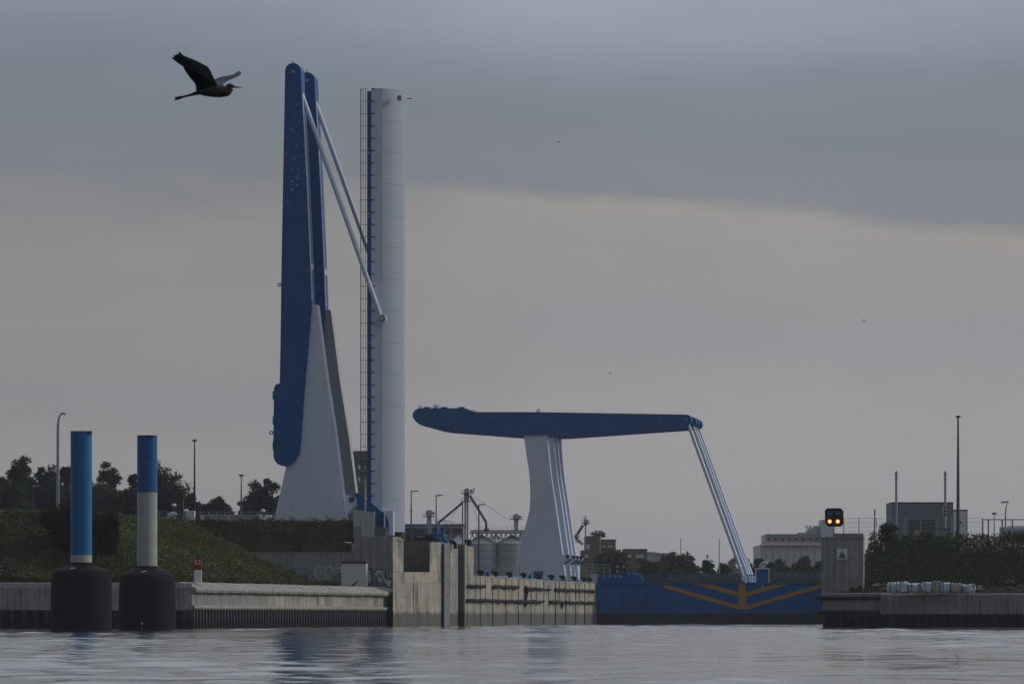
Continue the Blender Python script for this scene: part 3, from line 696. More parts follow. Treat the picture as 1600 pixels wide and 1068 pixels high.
q = KP.at(841, 961, -1.6); h = thing('control_box', 'dark blue steel control box standing on chamber wall', 'box', V((q.x, q.y, 5.57)))
part('body', MB().box(q.x - 0.62, q.x + 0.62, q.y, q.y + 1.0, 5.57, 7.0), M['blue_gate'], h)
part('roof', MB().box(q.x - 0.75, q.x + 0.85, q.y - 0.1, q.y + 1.1, 7.0, 7.1), M['steel'], h)
# blue pipe line along the wall
h = thing('service_pipe', 'long blue service pipe running along top of chamber wall', 'pipe', V((KP.at(830, 961, -2).x, KP.at(830, 961, -2).y, 5.57)))
A, B = KP.at(757, 961, -2.0), KP.at(921, 961, -2.0)
part('pipe', MB().tube([V((A.x, A.y, 6.0)), V((B.x, B.y, 6.25))], 0.13, 8), M['blue_mid'], h)
for i in range(12):
    q = A.lerp(B, (i + 0.5) / 12); part('bracket', MB().box(q.x - 0.06, q.x + 0.06, q.y - 0.08, q.y + 0.08, 5.56, 6.05 + 0.02 * i), M['steel_dark'], h)
q = KP.at(927.5, 961, -1.2); h = thing('utility_cabinet', 'pale grey utility cabinet at the end of the wall next to lock gate', 'cabinet', V((q.x, q.y, 5.57)))
part('body', MB().box(q.x - 0.45, q.x + 0.5, q.y, q.y + 0.6, 5.57, 7.25), M['white_rear'], h)
part('door', MB().box(q.x - 0.38, q.x + 0.43, q.y - 0.03, q.y - 0.002, 5.8, 7.1), M['white_rear'], h)

# ------------------------------------------------------------------ lock gate
dG = 133.1
ga = thing('lock_gate', 'wide blue steel lock gate with yellow chevrons standing in the water', 'gate', LPT(1160, 976, dG))
xl, xr = 931.5, 1392
nseg = 11
for i in range(nseg):
    a_ = xl + (xr - xl) * i / nseg; b_ = xl + (xr - xl) * (i + 1) / nseg
    part('plate', quadprism(dG, a_ + 0.22, b_ - 0.22, 911.5, 957.5, 1.4), M['blue_gate'], ga)
part('core', quadprism(dG + 0.05, xl, xr, 912, 990, 1.2), M['gate_foot'], ga)
part('rust_strip', quadprism(dG - 0.05, xl, xr, 957.4, 961.5, 0.4), M['rust'], ga)
part('top_rim', quadprism(dG - 0.12, xl, xr, 909.8, 911.4, 1.7), M['blue_gate'], ga)
def chevron(pl): return MB().prism([LPT(x, y, dG - 0.03) for x, y in pl], LA * 0.025)
mir = lambda pl: [(2 * 1159.7 - x, y) for x, y in pl][::-1]
low = [(1037, 911.6), (1037, 918), (1153.6, 951.4), (1153.6, 945.2)]
upp = [(1084, 911.6), (1153.6, 931.3), (1153.6, 924.8), (1110, 911.6)]
for pl in (low, mir(low), upp, mir(upp)): part('yellow_chevron', chevron(pl), M['yellow'], ga)
part('yellow_bar', chevron([(1153.8, 911.6), (1153.8, 951.4), (1165.6, 951.4), (1165.6, 911.6)]), M['yellow'], ga)
for r_ in range(3):
    y0 = 915 + r_ * 9.2
    for c_ in range(5):
        x0 = 975 + c_ * 11.4; part('grille_panel', quadprism(dG - 0.10, x0 + 0.6, x0 + 10.8, y0 + 1.2, y0 + 8.4, 0.09), M['blue_gate'], ga)
    part('grille_rail', quadprism(dG - 0.14, 972, 1034, y0 - 0.3, y0 + 0.9, 0.13), M['blue_chip_far'], ga)
for c_ in range(6): part('grille_bar', quadprism(dG - 0.13, 974.5 + c_ * 11.4, 975.3 + c_ * 11.4, 915, 943, 0.12), M['blue_chip_far'], ga)
part('grille_rail', quadprism(dG - 0.14, 972, 1034, 942.3, 943.5, 0.13), M['blue_chip_far'], ga)
q = LPT(1191.5, 918, dG - 0.06); part('mark', MB().box(q.x - 0.06, q.x + 0.06, q.y - 0.03, q.y, q.z, q.z + 0.55), M['offwhite'], ga)
# blue machinery at the gate's left end
def lug(mb, x, y, d, r):
    c = LPT(x, y, d); mb.prism([c + LP_ * (math.cos(k * math.pi / 6) * r) + UP * (math.sin(k * math.pi / 6) * r) for k in range(12)], LA * 0.18)
ml = thing('lifting_gear', 'blue steel lifting gear with round eye lugs at left end of gate', 'machinery', LPT(970, 909, dG + 2))
part('beam', quadprism(dG + 1.8, 934, 1000, 902.5, 910, 1.2), M['blue_gate'], ml)
part('arm', MB().prism([LPT(x, y, dG + 2.0) for x, y in [(962, 908), (983, 893), (998, 893), (1006, 908)]], LA * 0.5), M['blue_gate'], ml)
for k, (x, y) in enumerate([(943, 899.5), (952.5, 900), (961, 900.5), (983, 895), (990, 895.5), (995.5, 896.5)]):
    mb = MB(); lug(mb, x, y, dG + 1.55 + 0.05 * k, 0.42); lo = part('eye_lug', mb, M['blue_gate'], ml)
    mb = MB(); lug(mb, x, y, dG + 1.53 + 0.05 * k - 0.02, 0.16); part('eye_pin', mb, M['steel'], lo)
    part('lug_foot', MB().prism([LPT(x - 3.4, y + 0.5, dG + 1.6 + 0.05 * k), LPT(x + 3.4, y + 0.5, dG + 1.6 + 0.05 * k), LPT(x + 5, y + 9, dG + 1.6 + 0.05 * k), LPT(x - 5, y + 9, dG + 1.6 + 0.05 * k)], LA * 0.1), M['blue_gate'], ml)
# ------------------------------------------------------------------ bascule bridges
def lp_poly(pl, d): return [LPT(x, y, d) for x, y in pl]
def arc(cx, cy, r, a0, a1, n):
    return [(cx + r * math.cos(R(a0 + (a1 - a0) * i / n)), cy - r * math.sin(R(a0 + (a1 - a0) * i / n))) for i in range(n + 1)]
def disc(mb, px, py, d, r, dep, n=16):
    c = LPT(px, py, d); mb.prism([c + LP_ * (math.cos(k * 2 * math.pi / n) * r) + UP * (math.sin(k * 2 * math.pi / n) * r) for k in range(n)], LA * dep); return mb
def strip_on(mb, pl, d, wdt, proud, sgn=1):
    """flat strip following a polyline of the underside edge, wdt along the lock, standing proud to the right"""
    for A, B in zip(pl[:-1], pl[1:]):
        a_, b_ = LPT(A[0], A[1], d), LPT(B[0], B[1], d)
        mb.prism([a_, a_ + LP_ * proud * sgn, b_ + LP_ * proud * sgn, b_], LA * wdt)
    return mb

# --- raised bridge (near)
dN = 2.0; SP = 9.3; AT = 2.4
nbz = thing('bascule_bridge', 'raised bascule bridge with upright blue balance beams and tall white deck leaf', 'bridge', LPT(500, 830, dN))
arm_pl = arc(457.8, 111.0, 12.4, 178, 2, 10) + [(471, 140), (473.4, 179), (478.5, 272), (484, 398), (487, 476), (481.8, 542), (476.5, 600), (473.4, 640), (470.2, 690),
          (467.9, 707), (464, 715), (459.5, 721), (453, 726), (447.5, 728), (440, 727.3), (434, 724.6), (429.5, 720), (427.2, 713), (427, 690), (427.6, 640), (428.2, 606), (430, 601.5), (434, 599.3), (437, 599),
          (438.2, 540), (440, 400), (442.5, 270), (444.5, 160)]
post_pl = [(428, 812), (423.5, 832), (545.5, 832), (541.5, 808), (536, 770), (524.7, 680), (510, 588), (495.5, 476), (488, 476), (470, 500), (462, 600), (455, 690), (447.5, 727)]
edge_pl = [(471.6, 146), (473.4, 179), (478.5, 272), (484, 398), (486.8, 470)]
for k in range(2):
    d = dN + SP * k
    def sh(pl):      # same shape in metres, moved along the lock: trace on plane dN and push back
        return pl
    off = LA * (SP * k)
    def PZ(pl, dd): return [LPT(x, y, dN + dd) + off for x, y in pl]
    arm = part('balance_beam', MB().prism(PZ(arm_pl, 0), LA * AT), M['blue_chip'] if k == 0 else M['blue'], nbz, label='near balance beam with flaking paint' if k == 0 else 'rear balance beam')
    mb = MB(); disc(mb, 457.8, 111.5, dN - 0.03, 0.20, 0.1); mb.v = [q + off for q in mb.v]; part('pin', mb, M['steel'], arm)
    q = LPT(458, 98.5, dN + AT / 2) + off; part('stud', MB().tube([q - UP * 0.1, q + UP * 0.12, q + UP * 0.2], [0.05, 0.05, 0.12], 6), M['black'], arm)
    for w0 in (0.0, AT - 0.3):
        mb = MB(); strip_on(mb, edge_pl, dN + w0, 0.3, 0.10); mb.v = [q + off for q in mb.v]; part('flange', mb, M['white'], arm)
    mb = MB(); strip_on(mb, edge_pl, dN + 0.32, AT - 0.64, 0.02); mb.v = [q + off for q in mb.v]; part('slot_shade', mb, M['black'], arm)  # flat black strip, painted as the shaded inside of an open slot
    mb = MB(); strip_on(mb, [(484.6, 411), (485, 420)], dN + 0.42, AT - 0.84, 0.11); mb.v = [q + off for q in mb.v]; part('cross_plate', mb, M['white'], arm)
    for (y0, y1) in ((611, 624), (650, 663), (689, 702)):
        mb = MB().prism(PZ([(425.9, y1), (425.9, y0), (428.2, y0), (427.8, y1)], 0.4), LA * 1.6); part('hatch', mb, M['blue'], arm)
    for (x, y) in ((423.8, 675.5), (437.0, 444.5)):
        mb = MB()
        for a0 in range(0, 360, 30):
            c = LPT(x, y, dN + 1.1); r1, r2 = 0.24, 0.13
            f = lambda r, a_: c + LP_ * (math.cos(R(a_)) * r) + UP * (math.sin(R(a_)) * r) + off
            mb.prism([f(r1, a0), f(r1, a0 + 30), f(r2, a0 + 30), f(r2, a0)], LA * 0.15)
        part('lifting_eye', mb, M['blue'], arm)
    po = part('post', MB().prism(PZ(post_pl, 0.35), LA * 1.7), M['white'] if k == 0 else M['white_rear'], nbz, label='white front post' if k == 0 else 'duller grey rear post')  # rear post is drawn in a darker grey than the front one
    mb = MB().prism(PZ([(536.5, 772), (551, 774), (556, 779), (556, 790), (545, 800), (541, 808)], 0.9), LA * 0.6); br = part('bracket', mb, M['white'], nbz)
    mb = MB(); disc(mb, 549.5, 779.5, dN + 0.8, 0.34, 0.12); mb.v = [q + off for q in mb.v]; part('bracket_pin', mb, M['steel_dark'], br)
    mb = MB().tube([LPT(543, 806, dN + 0.8) + off, LPT(558, 788, dN + 0.8) + off], 0.16, 8); part('hydraulic_ram', mb, M['steel'], nbz)
    # tie rod
    A = LPT(459.2, 113, dN + 1.2) + off; B = LPT(596.2, 497.5, dN + 1.2) + off
    rod = part('tie_rod', MB().tube([A, A.lerp(B, 0.12), A.lerp(B, 0.9), B], [0.20, 0.27, 0.27, 0.20], 12), M['white'], nbz, smooth=True)
    mb = MB(); disc(mb, 596.5, 497.5, dN + 0.85, 0.52, 0.75); mb.v = [q + off for q in mb.v]; ey = part('rod_eye', mb, M['white'], rod)
    mb = MB(); disc(mb, 596.5, 497.5, dN + 0.82, 0.36, 0.1); mb.v = [q + off for q in mb.v]; part('rod_pin', mb, M['steel_dark'], ey)
    mb = MB(); disc(mb, 596.5, 497.5, dN + 0.79, 0.25, 0.1); mb.v = [q + off for q in mb.v]; part('rod_pin_cap', mb, M['white_rear'], ey)
# deck leaf standing on end
d0, d1 = dN + 1.75, dN + 1.75 + 8.0
uA, uB = (LPT(580, 500, d0) - LO).dot(LP_), (LPT(597.2, 500, d0) - LO).dot(LP_)
zb, zt = LPT(597, 831, d0).z, LPT(597, 138.2, d0).z
deck = part('deck', MB().prism([lock(uA, d0, zb), lock(uB, d0, zb), lock(uB, d0, zt), lock(uA, d0, zt)], LA * (d1 - d0)), M['white'], nbz, label='white deck leaf raised upright')
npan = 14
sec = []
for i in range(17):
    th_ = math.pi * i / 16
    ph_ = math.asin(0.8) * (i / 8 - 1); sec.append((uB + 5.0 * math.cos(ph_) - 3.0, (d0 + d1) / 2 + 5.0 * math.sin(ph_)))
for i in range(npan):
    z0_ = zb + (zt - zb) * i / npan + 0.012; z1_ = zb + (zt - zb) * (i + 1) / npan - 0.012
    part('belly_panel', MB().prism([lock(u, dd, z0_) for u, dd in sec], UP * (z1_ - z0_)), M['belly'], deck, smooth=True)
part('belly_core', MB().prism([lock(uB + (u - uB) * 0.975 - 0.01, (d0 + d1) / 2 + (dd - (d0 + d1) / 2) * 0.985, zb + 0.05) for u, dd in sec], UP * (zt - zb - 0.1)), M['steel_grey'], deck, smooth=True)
uF = (LPT(573.6, 500, d0) - LO).dot(LP_); uR = (LPT(563.6, 500, d0) - LO).dot(LP_)
for dd in (d0 - 0.02, d1 - 0.5):
    part('kerb_beam', MB().prism([lock(uF, dd, zb + 3.0), lock(uA - 0.01, dd, zb + 3.0), lock(uA - 0.01, dd, zt - 0.3), lock(uF, dd, zt - 0.3)], LA * 0.5), M['blue'], deck)
    rl = MB()
    for u_, r_ in ((uR, 0.055), (uR + 0.28, 0.03), (uR + 0.55, 0.03)):
        rl.tube([lock(u_, dd + 0.1, zb + 2.6), lock(u_, dd + 0.1, zt)], r_, 5)
    rail = part('railing', rl, M['steel_dark'], deck)
    z = zt - 0.03; pm = None
    while z > zb + 3:
        part('railing_post', MB().tube([lock(uR, dd + 0.1, z), lock(uF + 0.05, dd + 0.1, z)], 0.035, 5), M['steel'], rail)
        if dd < d0: part('bracket', MB().prism([lock(uA + 0.02, dd - 0.06, z - 0.05), lock(uA + 0.42, dd - 0.06, z - 0.05), lock(uA + 0.42, dd - 0.06, z + 0.05), lock(uA + 0.02, dd - 0.06, z + 0.05)], LA * 0.07), M['black'], deck)
        z -= 1.435
part('road_slab', MB().prism([lock(uA - 0.12, d0 + 0.6, zb + 3), lock(uA - 0.01, d0 + 0.6, zb + 3), lock(uA - 0.01, d0 + 0.6, zt - 0.1), lock(uA - 0.12, d0 + 0.6, zt - 0.1)], LA * (d1 - d0 - 1.2)), M['asphalt'], deck)
q = LPT(620.5, 152, d0); c_ = lock((q - LO).dot(LP_) + 0.15, d0 + 1.0, q.z)
part('camera_box', MB().obox(c_ - LP_ * 0.22 - UP * 0.3, LP_ * 0.45, -LA * 0.55, UP * 0.55), M['steel_grey'], deck)
q = LPT(636, 155, d0 + 4); part('bracket_arm', MB().obox(q, LP_ * 0.55, LA * 0.12, UP * 0.1), M['black'], deck)
for y in (240, 334, 339, 536, 636):
    q = LPT(575.5, y, d0 - 0.1); part('lamp', MB().obox(q, LP_ * 0.12, -LA * 0.05, UP * 0.14), M['offwhite'], deck)
# blue heel girder and white box at the deck's foot
part('heel_girder', MB().prism(lp_poly([(550, 775), (557.5, 769), (563, 771), (575, 781), (591, 794.5), (602, 803), (607, 814), (607.6, 824), (605, 840), (568, 840), (560, 806)], d0 - 0.5), LA * 0.4), M['blue_mid'], nbz, label='blue heel girder curving to the hinge')
part('hinge_box', quadprism(d0 - 0.25, 597.5, 614.5, 797.5, 836, 0.9), M['white'], nbz)
part('hinge_block', quadprism(d0 + 1.5, 606, 628, 830.5, 846, 3.0), M['black'], nbz)
part('hinge_pad', quadprism(d0 + 0.4, 622.5, 626.5, 832, 843, 0.4), M['rust'], nbz)

# --- two lowered bridges (far)
arm_f = [(644.4, 650)] + [(645.2, 644.5), (648.5, 640.2), (654.5, 637.2), (722.7, 637.2), (731, 638.8), (735.5, 641.6), (744, 643.2), (843, 643.4), (939, 645), (1072, 647.2)] + arc(1072.5, 655.3, 8.2, 80, -80, 8) + \
        [(1060, 665), (960, 671.8), (868, 678.2), (854, 678.6), (818, 679.4), (740, 673.5), (680, 669), (666, 666.6), (655, 662.6), (648.2, 656.8)]
post_f = [(819, 655), (854, 655), (854.5, 679), (860.5, 740), (868, 789), (878.7, 864), (883, 900), (884, 912), (796, 912), (802, 892), (820, 825), (827.6, 796), (828.6, 771), (827.2, 742), (823, 712), (819, 684)]
def lowered_bridge(name, label, dF, offs, first):
    br_ = thing('bascule_bridge', label, 'bridge', LPT(850, 912, 239.0) + LA * (dF - 239.0))
    for k, so in enumerate(offs):
        off = LA * (dF - 239.0 + so)
        PZ = lambda pl, dd: [LPT(x, y, 239.0 + dd) + off for x, y in pl]
        arm = part('balance_beam', MB().prism(PZ(arm_f, 0), LA * 2.0), M['blue_chip_far'], br_)
        mb = MB(); disc(mb, 1072.5, 655.3, 239 - 0.03, 0.20, 0.1); mb.v = [q + off for q in mb.v]; part('pin', mb, M['steel'], arm)
        if first and k == 0:
            for (x0, x1) in ((662, 671), (689, 698), (716, 725)):
                part('hatch', MB().prism(PZ([(x0, 637.3), (x1, 637.3), (x1, 635.3), (x0, 635.3)], 0.4), LA * 1.2), M['blue'], arm)
            for (x, y) in ((679.5, 634.6), (684, 635.8), (841, 641.5), (656.5, 636)):
                c = LPT(x, y, 240) + off; f = lambda r, a_: c + LP_ * (math.cos(R(a_)) * r) + UP * (math.sin(R(a_)) * r)
                mb = MB()
                for a0 in range(-30, 210, 30): mb.prism([f(0.28, a0), f(0.28, a0 + 30), f(0.14, a0 + 30), f(0.14, a0)], LA * 0.15)
                mb.prism([f(0.28, -30), f(0.28, 210), c - UP * 0.45 - LP_ * 0.3, c - UP * 0.45 + LP_ * 0.3], LA * 0.14)
                part('lifting_eye', mb, M['blue'], arm)
            part('seam', MB().prism(PZ([(733.7, 641), (734.2, 641), (734.2, 673), (733.7, 673)], -0.02), LA * 0.02), M['black'], arm)
            for i in range(4):
                q = LPT(736 + i * 2, 640.5, 239.6) + off; part('step', MB().obox(q, LP_ * 0.2, LA * 0.6, UP * 0.06), M['steel'], arm)
        part('post', MB().prism(PZ(post_f, 0.25), LA * 1.5), M['white'], br_)
        # cylinder bracket low on the post
        b2 = part('bracket', MB().prism(PZ([(878, 864.6), (888, 867), (891, 871), (888, 876), (881, 881), (880, 873)], 0.5), LA * 0.5), M['white'], br_)
        mb = MB(); disc(mb, 886.8, 868.8, 239.4, 0.30, 0.12); mb.v = [q + off for q in mb.v]; part('bracket_pin', mb, M['black'], b2)
        part('hydraulic_ram', MB().tube([LPT(881.5, 880.5, 239.3) + off, LPT(892.5, 873.2, 239.3) + off], 0.16, 8), M['steel_dark'], br_)
        A = LPT(1073, 656, 240.0) + off; B = LPT(1165.5, 911, 240.0) + off
        rd = part('tie_rod', MB().tube([A, A.lerp(B, 0.08), A.lerp(B, 0.94), B], [0.18, 0.29, 0.29, 0.18], 12), M['white'], br_, smooth=True)
        C_ = A.lerp(B, 0.965); part('rod_clevis', MB().obox(C_ - LP_ * 0.35 - UP * 0.5 - LA * 0.3, LP_ * 0.7, LA * 0.6, UP * 0.9), M['white'], rd)
    # deck on the ground line
    a_ = dF - 239.0
    z1_ = LPT(1000, 909, 239).z; u0, u1 = (LPT(884, 906, 239) - LO).dot(LP_), (LPT(1368, 906, 239) - LO).dot(LP_)
    dd0, dd1 = 239 + a_ + 1.2, 239 + a_ + offs[-1] + 0.6
    dk = part('deck', MB().prism([lock(u0, dd0, z1_ - 1.1), lock(u1, dd0, z1_ - 1.1), lock(u1, dd0, z1_), lock(u0, dd0, z1_)], LA * (dd1 - dd0)), M['blue_gate'], br_)
    if not first: return br_
    for zz in (0.55, 1.1):
        part('railing', MB().tube([lock(u0 + 3, dd0 + 0.1, z1_ + zz), lock(u1, dd0 + 0.1, z1_ + zz)], 0.03, 5), M['blue'], dk)
    part('railing', MB().tube([lock(u0 + 3, dd1 - 0.1, z1_ + 1.25), lock(u1, dd1 - 0.1, z1_ + 1.25)], 0.05, 5), M['blue'], dk)
    n_ = 24; me = mesh_of('railing_post', MB().box(-0.025, 0.025, -0.025, 0.025, 0, 1.1), mat=M['blue'])
    for i in range(n_):
        q = lock(u0 + 3 + (u1 - u0 - 3.2) * i / (n_ - 1), dd0 + 0.1, z1_); place('railing_post', me, dk, q)
    return br_
lowered_bridge('bascule_bridge', 'lowered bascule bridge in front with horizontal blue balance beam on white post', 239.0, (0, 8.6), True)
lowered_bridge('bascule_bridge', 'second lowered bascule bridge mostly hidden behind the front lowered one', 239.0 + 13.6, (0, 5.2), False)

# ------------------------------------------------------------------ right lock pier with signal and sign
rd_ = -44.6
rp = thing('lock_pier', 'grey concrete pier at right of lock entrance carrying a green triangle board', 'pier', LPT(1316, 935, rd_))
for (a_, b_) in ((1283, 1305), (1305, 1327), (1327, 1349)):
    for (yt, yb) in ((840.5, 901), (901, 936)):
        part('wall_panel', quadprism(rd_, a_ + 0.1, b_ - 0.1, yt + 0.15, yb - 0.15, 2.2), M['concrete_grey'], rp)
part('core', quadprism(rd_ + 0.2, 1283.3, 1348.6, 841, 936, 1.9), M['concrete_dark'], rp)
part('cap', quadprism(rd_ - 0.06, 1282.6, 1349.6, 838.2, 840.5, 2.4), M['concrete_grey'], rp)
part('upper_wall', quadprism(rd_ + 1.2, 1303, 1349, 832.6, 838.1, 1.0), M['concrete_grey'], rp)
for i in range(6):
    q = LPT(1303 + i * 8.4, 908, rd_ - 0.01); part('tie_hole', MB().tube([q, q - LA * 0.02], 0.055, 8), M['black'], rp)
part('patch', MB().prism(lp_poly([(1283.5, 876), (1288, 880), (1289, 888), (1286, 893), (1283.5, 892)], rd_ - 0.025), LA * 0.02), M['spray_blue'], rp)
sg = thing('board', 'square white board with green triangle fixed to the right pier', 'sign', LPT(1315, 873, rd_))
part('panel', quadprism(rd_ - 0.09, 1307.3, 1324.0, 856.8, 873.4, 0.06), M['offwhite'], sg)
part('triangle', MB().prism(lp_poly([(1309.6, 871.6), (1322.2, 871.6), (1315.9, 859.4)], rd_ - 0.10), LA * 0.008), M['green'], sg)
tl = thing('traffic_signal', 'black eight sided traffic signal with two glowing orange lamps on the pier', 'traffic signal', LPT(1303, 838.2, rd_ + 0.4))
q = LPT(1303, 838.2, rd_ + 0.4); part('post', MB().tube([q, q + UP * 1.25], 0.06, 8), M['steel_dark'], tl)
oct_ = [(1292.5, 793.3), (1313.5, 793.3), (1317.8, 797.6), (1317.8, 817.8), (1313.5, 822.2), (1294, 822.2), (1289.2, 817.2), (1288.6, 797.4)]
part('backboard', MB().prism(lp_poly(oct_, rd_ + 0.28), LA * 0.2), M['black'], tl)
for x in (1296.4, 1309.0):
    mb = MB(); disc(mb, x, 814, rd_ + 0.25, 0.21, 0.04); ln_ = part('lamp', mb, M['lamp_on'], tl)
    mb = MB(); disc(mb, x, 814, rd_ + 0.235, 0.12, 0.012); part('lamp_core', mb, M['lamp_core'], ln_)
    part('lamp', MB().prism(lp_poly([(x - 3.2, 798.2), (x + 3.2, 798.2), (x + 3.2, 805), (x - 3.2, 805)], rd_ + 0.26), LA * 0.02), M['steel_dark'], tl, label='unlit upper lamp')

# ------------------------------------------------------------------ mooring columns
def dolphin(label, pxc, D, wcol, ytop, yband, ynecktop, yneck, topmat, botmat, wbell):
    c = G(pxc, D); s = D / FPX; th_ = thing('mooring_dolphin', label, 'mooring column', c, 'mooring columns by the left quay')
    Z = lambda y: CAMH + (HY - y) * s
    rb = wbell * s / 2; rc = wcol * s / 2
    o5 = yneck - 878.5
    prof = [(rb * 0.985, -2), (rb, 0.1), (rb, Z(930)), (rb * 0.985, Z(905 + o5)), (rb * 0.972, Z(897 + o5)), (rb * 0.93, Z(892 + o5)), (rb * 0.74, Z(887.5 + o5)), (rb * 0.46, Z(883 + o5)), (rc * 1.12, Z(880.5 + o5)), (rc * 1.12, Z(yneck)), (rc * 0.9, Z(yneck) + 0.02)]
    part('fender', MB().lathe(prof, c, 40), M['rubber'], th_, smooth=True)
    part('lower_band', MB().lathe([(rc, Z(yneck) - 0.3), (rc, Z(yband))], c, 32), botmat, th_, smooth=True)
    up_ = part('column', MB().lathe([(rc, Z(yband)), (rc, Z(ytop) - 0.02)], c, 32), topmat, th_, smooth=True)
    part('lid', MB().lathe([(rc * 1.02, Z(ytop) - 0.02), (rc * 1.02, Z(ytop) + 0.06)], c, 32), M['steel_dark'], th_, smooth=True)
    return th_, c, rc, rb, Z
th_, c, rc, rb, Z = dolphin('bright blue mooring column with narrow cream foot on a black bell fender', 127, 404, 33.6, 674.5, 866.5, 0, 878.5, M['blue_bright'], M['cream'], 95.5)
part('notch', MB().obox(c + V((rc * 0.72, -rc * 0.78, Z(678.5))), (0.28, 0.22, 0), (0.02, -0.06, 0), (0, 0, 0.28)), M['black'], th_)
part('maker_plate', MB().obox(c + V((-0.75, -rb * 0.79, Z(888.5))), (0.42, -0.02, 0.02), (0, 0.03, 0), (0, 0.10, 0.12)), M['steel'], th_)
th_, c, rc, rb, Z = dolphin('darker blue over cream mooring column with scuff marks on a black bell fender', 230, 425, 31.5, 681, 769, 0, 884, M['blue_mid'], M['cream'], 88.5)
part('notch', MB().obox(c + V((rc * 0.02, -rc * 1.01, Z(684))), (0.55, 0.10, 0), (0.02, -0.05, 0), (0, 0, 0.2)), M['black'], th_)
for y, x0, wd in ((715, -0.7, 1.25), (729, -0.5, 0.9), (734.5, -0.3, 0.6), (737, -0.6, 0.8)):
    pts = [c + V((math.sin(a_) * rc * 1.004, -math.cos(a_) * rc * 1.004, Z(y) + random.uniform(-0.03, 0.03))) for a_ in np.linspace(x0, x0 + wd, 6)]
    part('scuff', MB().tube(pts, 0.02, 4), M['black'], th_)
part('maker_plate', MB().obox(c + V((-0.45, -rb * 0.74, Z(894))), (0.55, -0.02, 0.10), (0, 0.03, 0), (0, 0.05, 0.08)), M['offwhite'], th_)
part('tag_plate', MB().obox(c + V((-0.35, -rb * 1.0, Z(974.5))), (0.17, 0, 0), (0, 0.03, 0), (0, 0, 0.17)), M['offwhite'], th_)

# ------------------------------------------------------------------ navigation marker with lettering
def text_mesh(body, size, extrude=0.004):
    cu = bpy.data.curves.new('lettering', 'FONT'); cu.body = body; cu.size = size; cu.extrude = extrude; cu.align_x = 'CENTER'; cu.align_y = 'CENTER'; cu.resolution_u = 3
    ob = bpy.data.objects.new('lettering', cu); COL.objects.link(ob); bpy.context.view_layer.update()
    me = bpy.data.meshes.new_from_object(ob.evaluated_get(bpy.context.evaluated_depsgraph_get())); bpy.data.objects.remove(ob); return me
DE = 444.0; s = DE / FPX
mk = thing('channel_marker', 'red and white round topped marker post lettered E2 on the quay', 'marker', P(308.7, 909, DE))
def mpoly(pl, D): return [P(x, y, D) for x, y in pl]
part('base', MB().pbox(303.2, 314.6, 889.8, 909.5, DE, 0.6), M['offwhite'], mk)
part('head', MB().prism(mpoly([(303.2, 889.7), (314.6, 889.7), (314.6, 873.5), (313.6, 872), (311.5, 871), (306.5, 871), (304.2, 872), (303.2, 873.5)], DE), (0, 0.6, 0)), M['red'], mk)
q = P(308.8, 871, DE + 0.3); part('lantern', MB().lathe([(0.08, 0), (0.08, 0.18), (0.13, 0.2), (0.13, 0.42), (0.06, 0.48), (0.05, 0.56)], q, 10), M['black'], mk)
me = text_mesh('E2', 0.58); me.materials.clear(); me.materials.append(M['offwhite'])
o = bpy.data.objects.new('lettering', me); COL.objects.link(o); o.parent = mk; o.rotation_euler = (R(90), 0, 0); o.location = P(308.9, 878, DE - 0.012) - mk.location
# ------------------------------------------------------------------ vegetation
def crown_points(rng, c, rx, ry, rz, nclump, nleaf, clr, top_bias=0.0):
    """leaf centres gathered in clumps through an uneven crown"""
    cl = []
    while len(cl) < nclump:
        q = rng.uniform(-1, 1, 3)
        if np.linalg.norm(q) <= 1 and np.linalg.norm(q) > 0.35: cl.append(q)
    cl = np.array(cl) * np.array([rx, ry, rz]) * rng.uniform(0.72, 1.0, (nclump, 1)) + np.array(c)
    pts = []
    for k in range(nclump):
        m = int(nleaf / nclump * rng.uniform(0.6, 1.4)); r = clr * rng.uniform(0.65, 1.3)
        d_ = rng.normal(size=(m, 3)); d_ /= np.linalg.norm(d_, axis=1)[:, None]
        rad = r * rng.uniform(0, 1, m) ** 0.45 * rng.uniform(0.75, 1.15, m)
        pts.append(cl[k] + d_ * rad[:, None] * np.array([1, 1, 0.75]))
    return np.concatenate(pts), cl
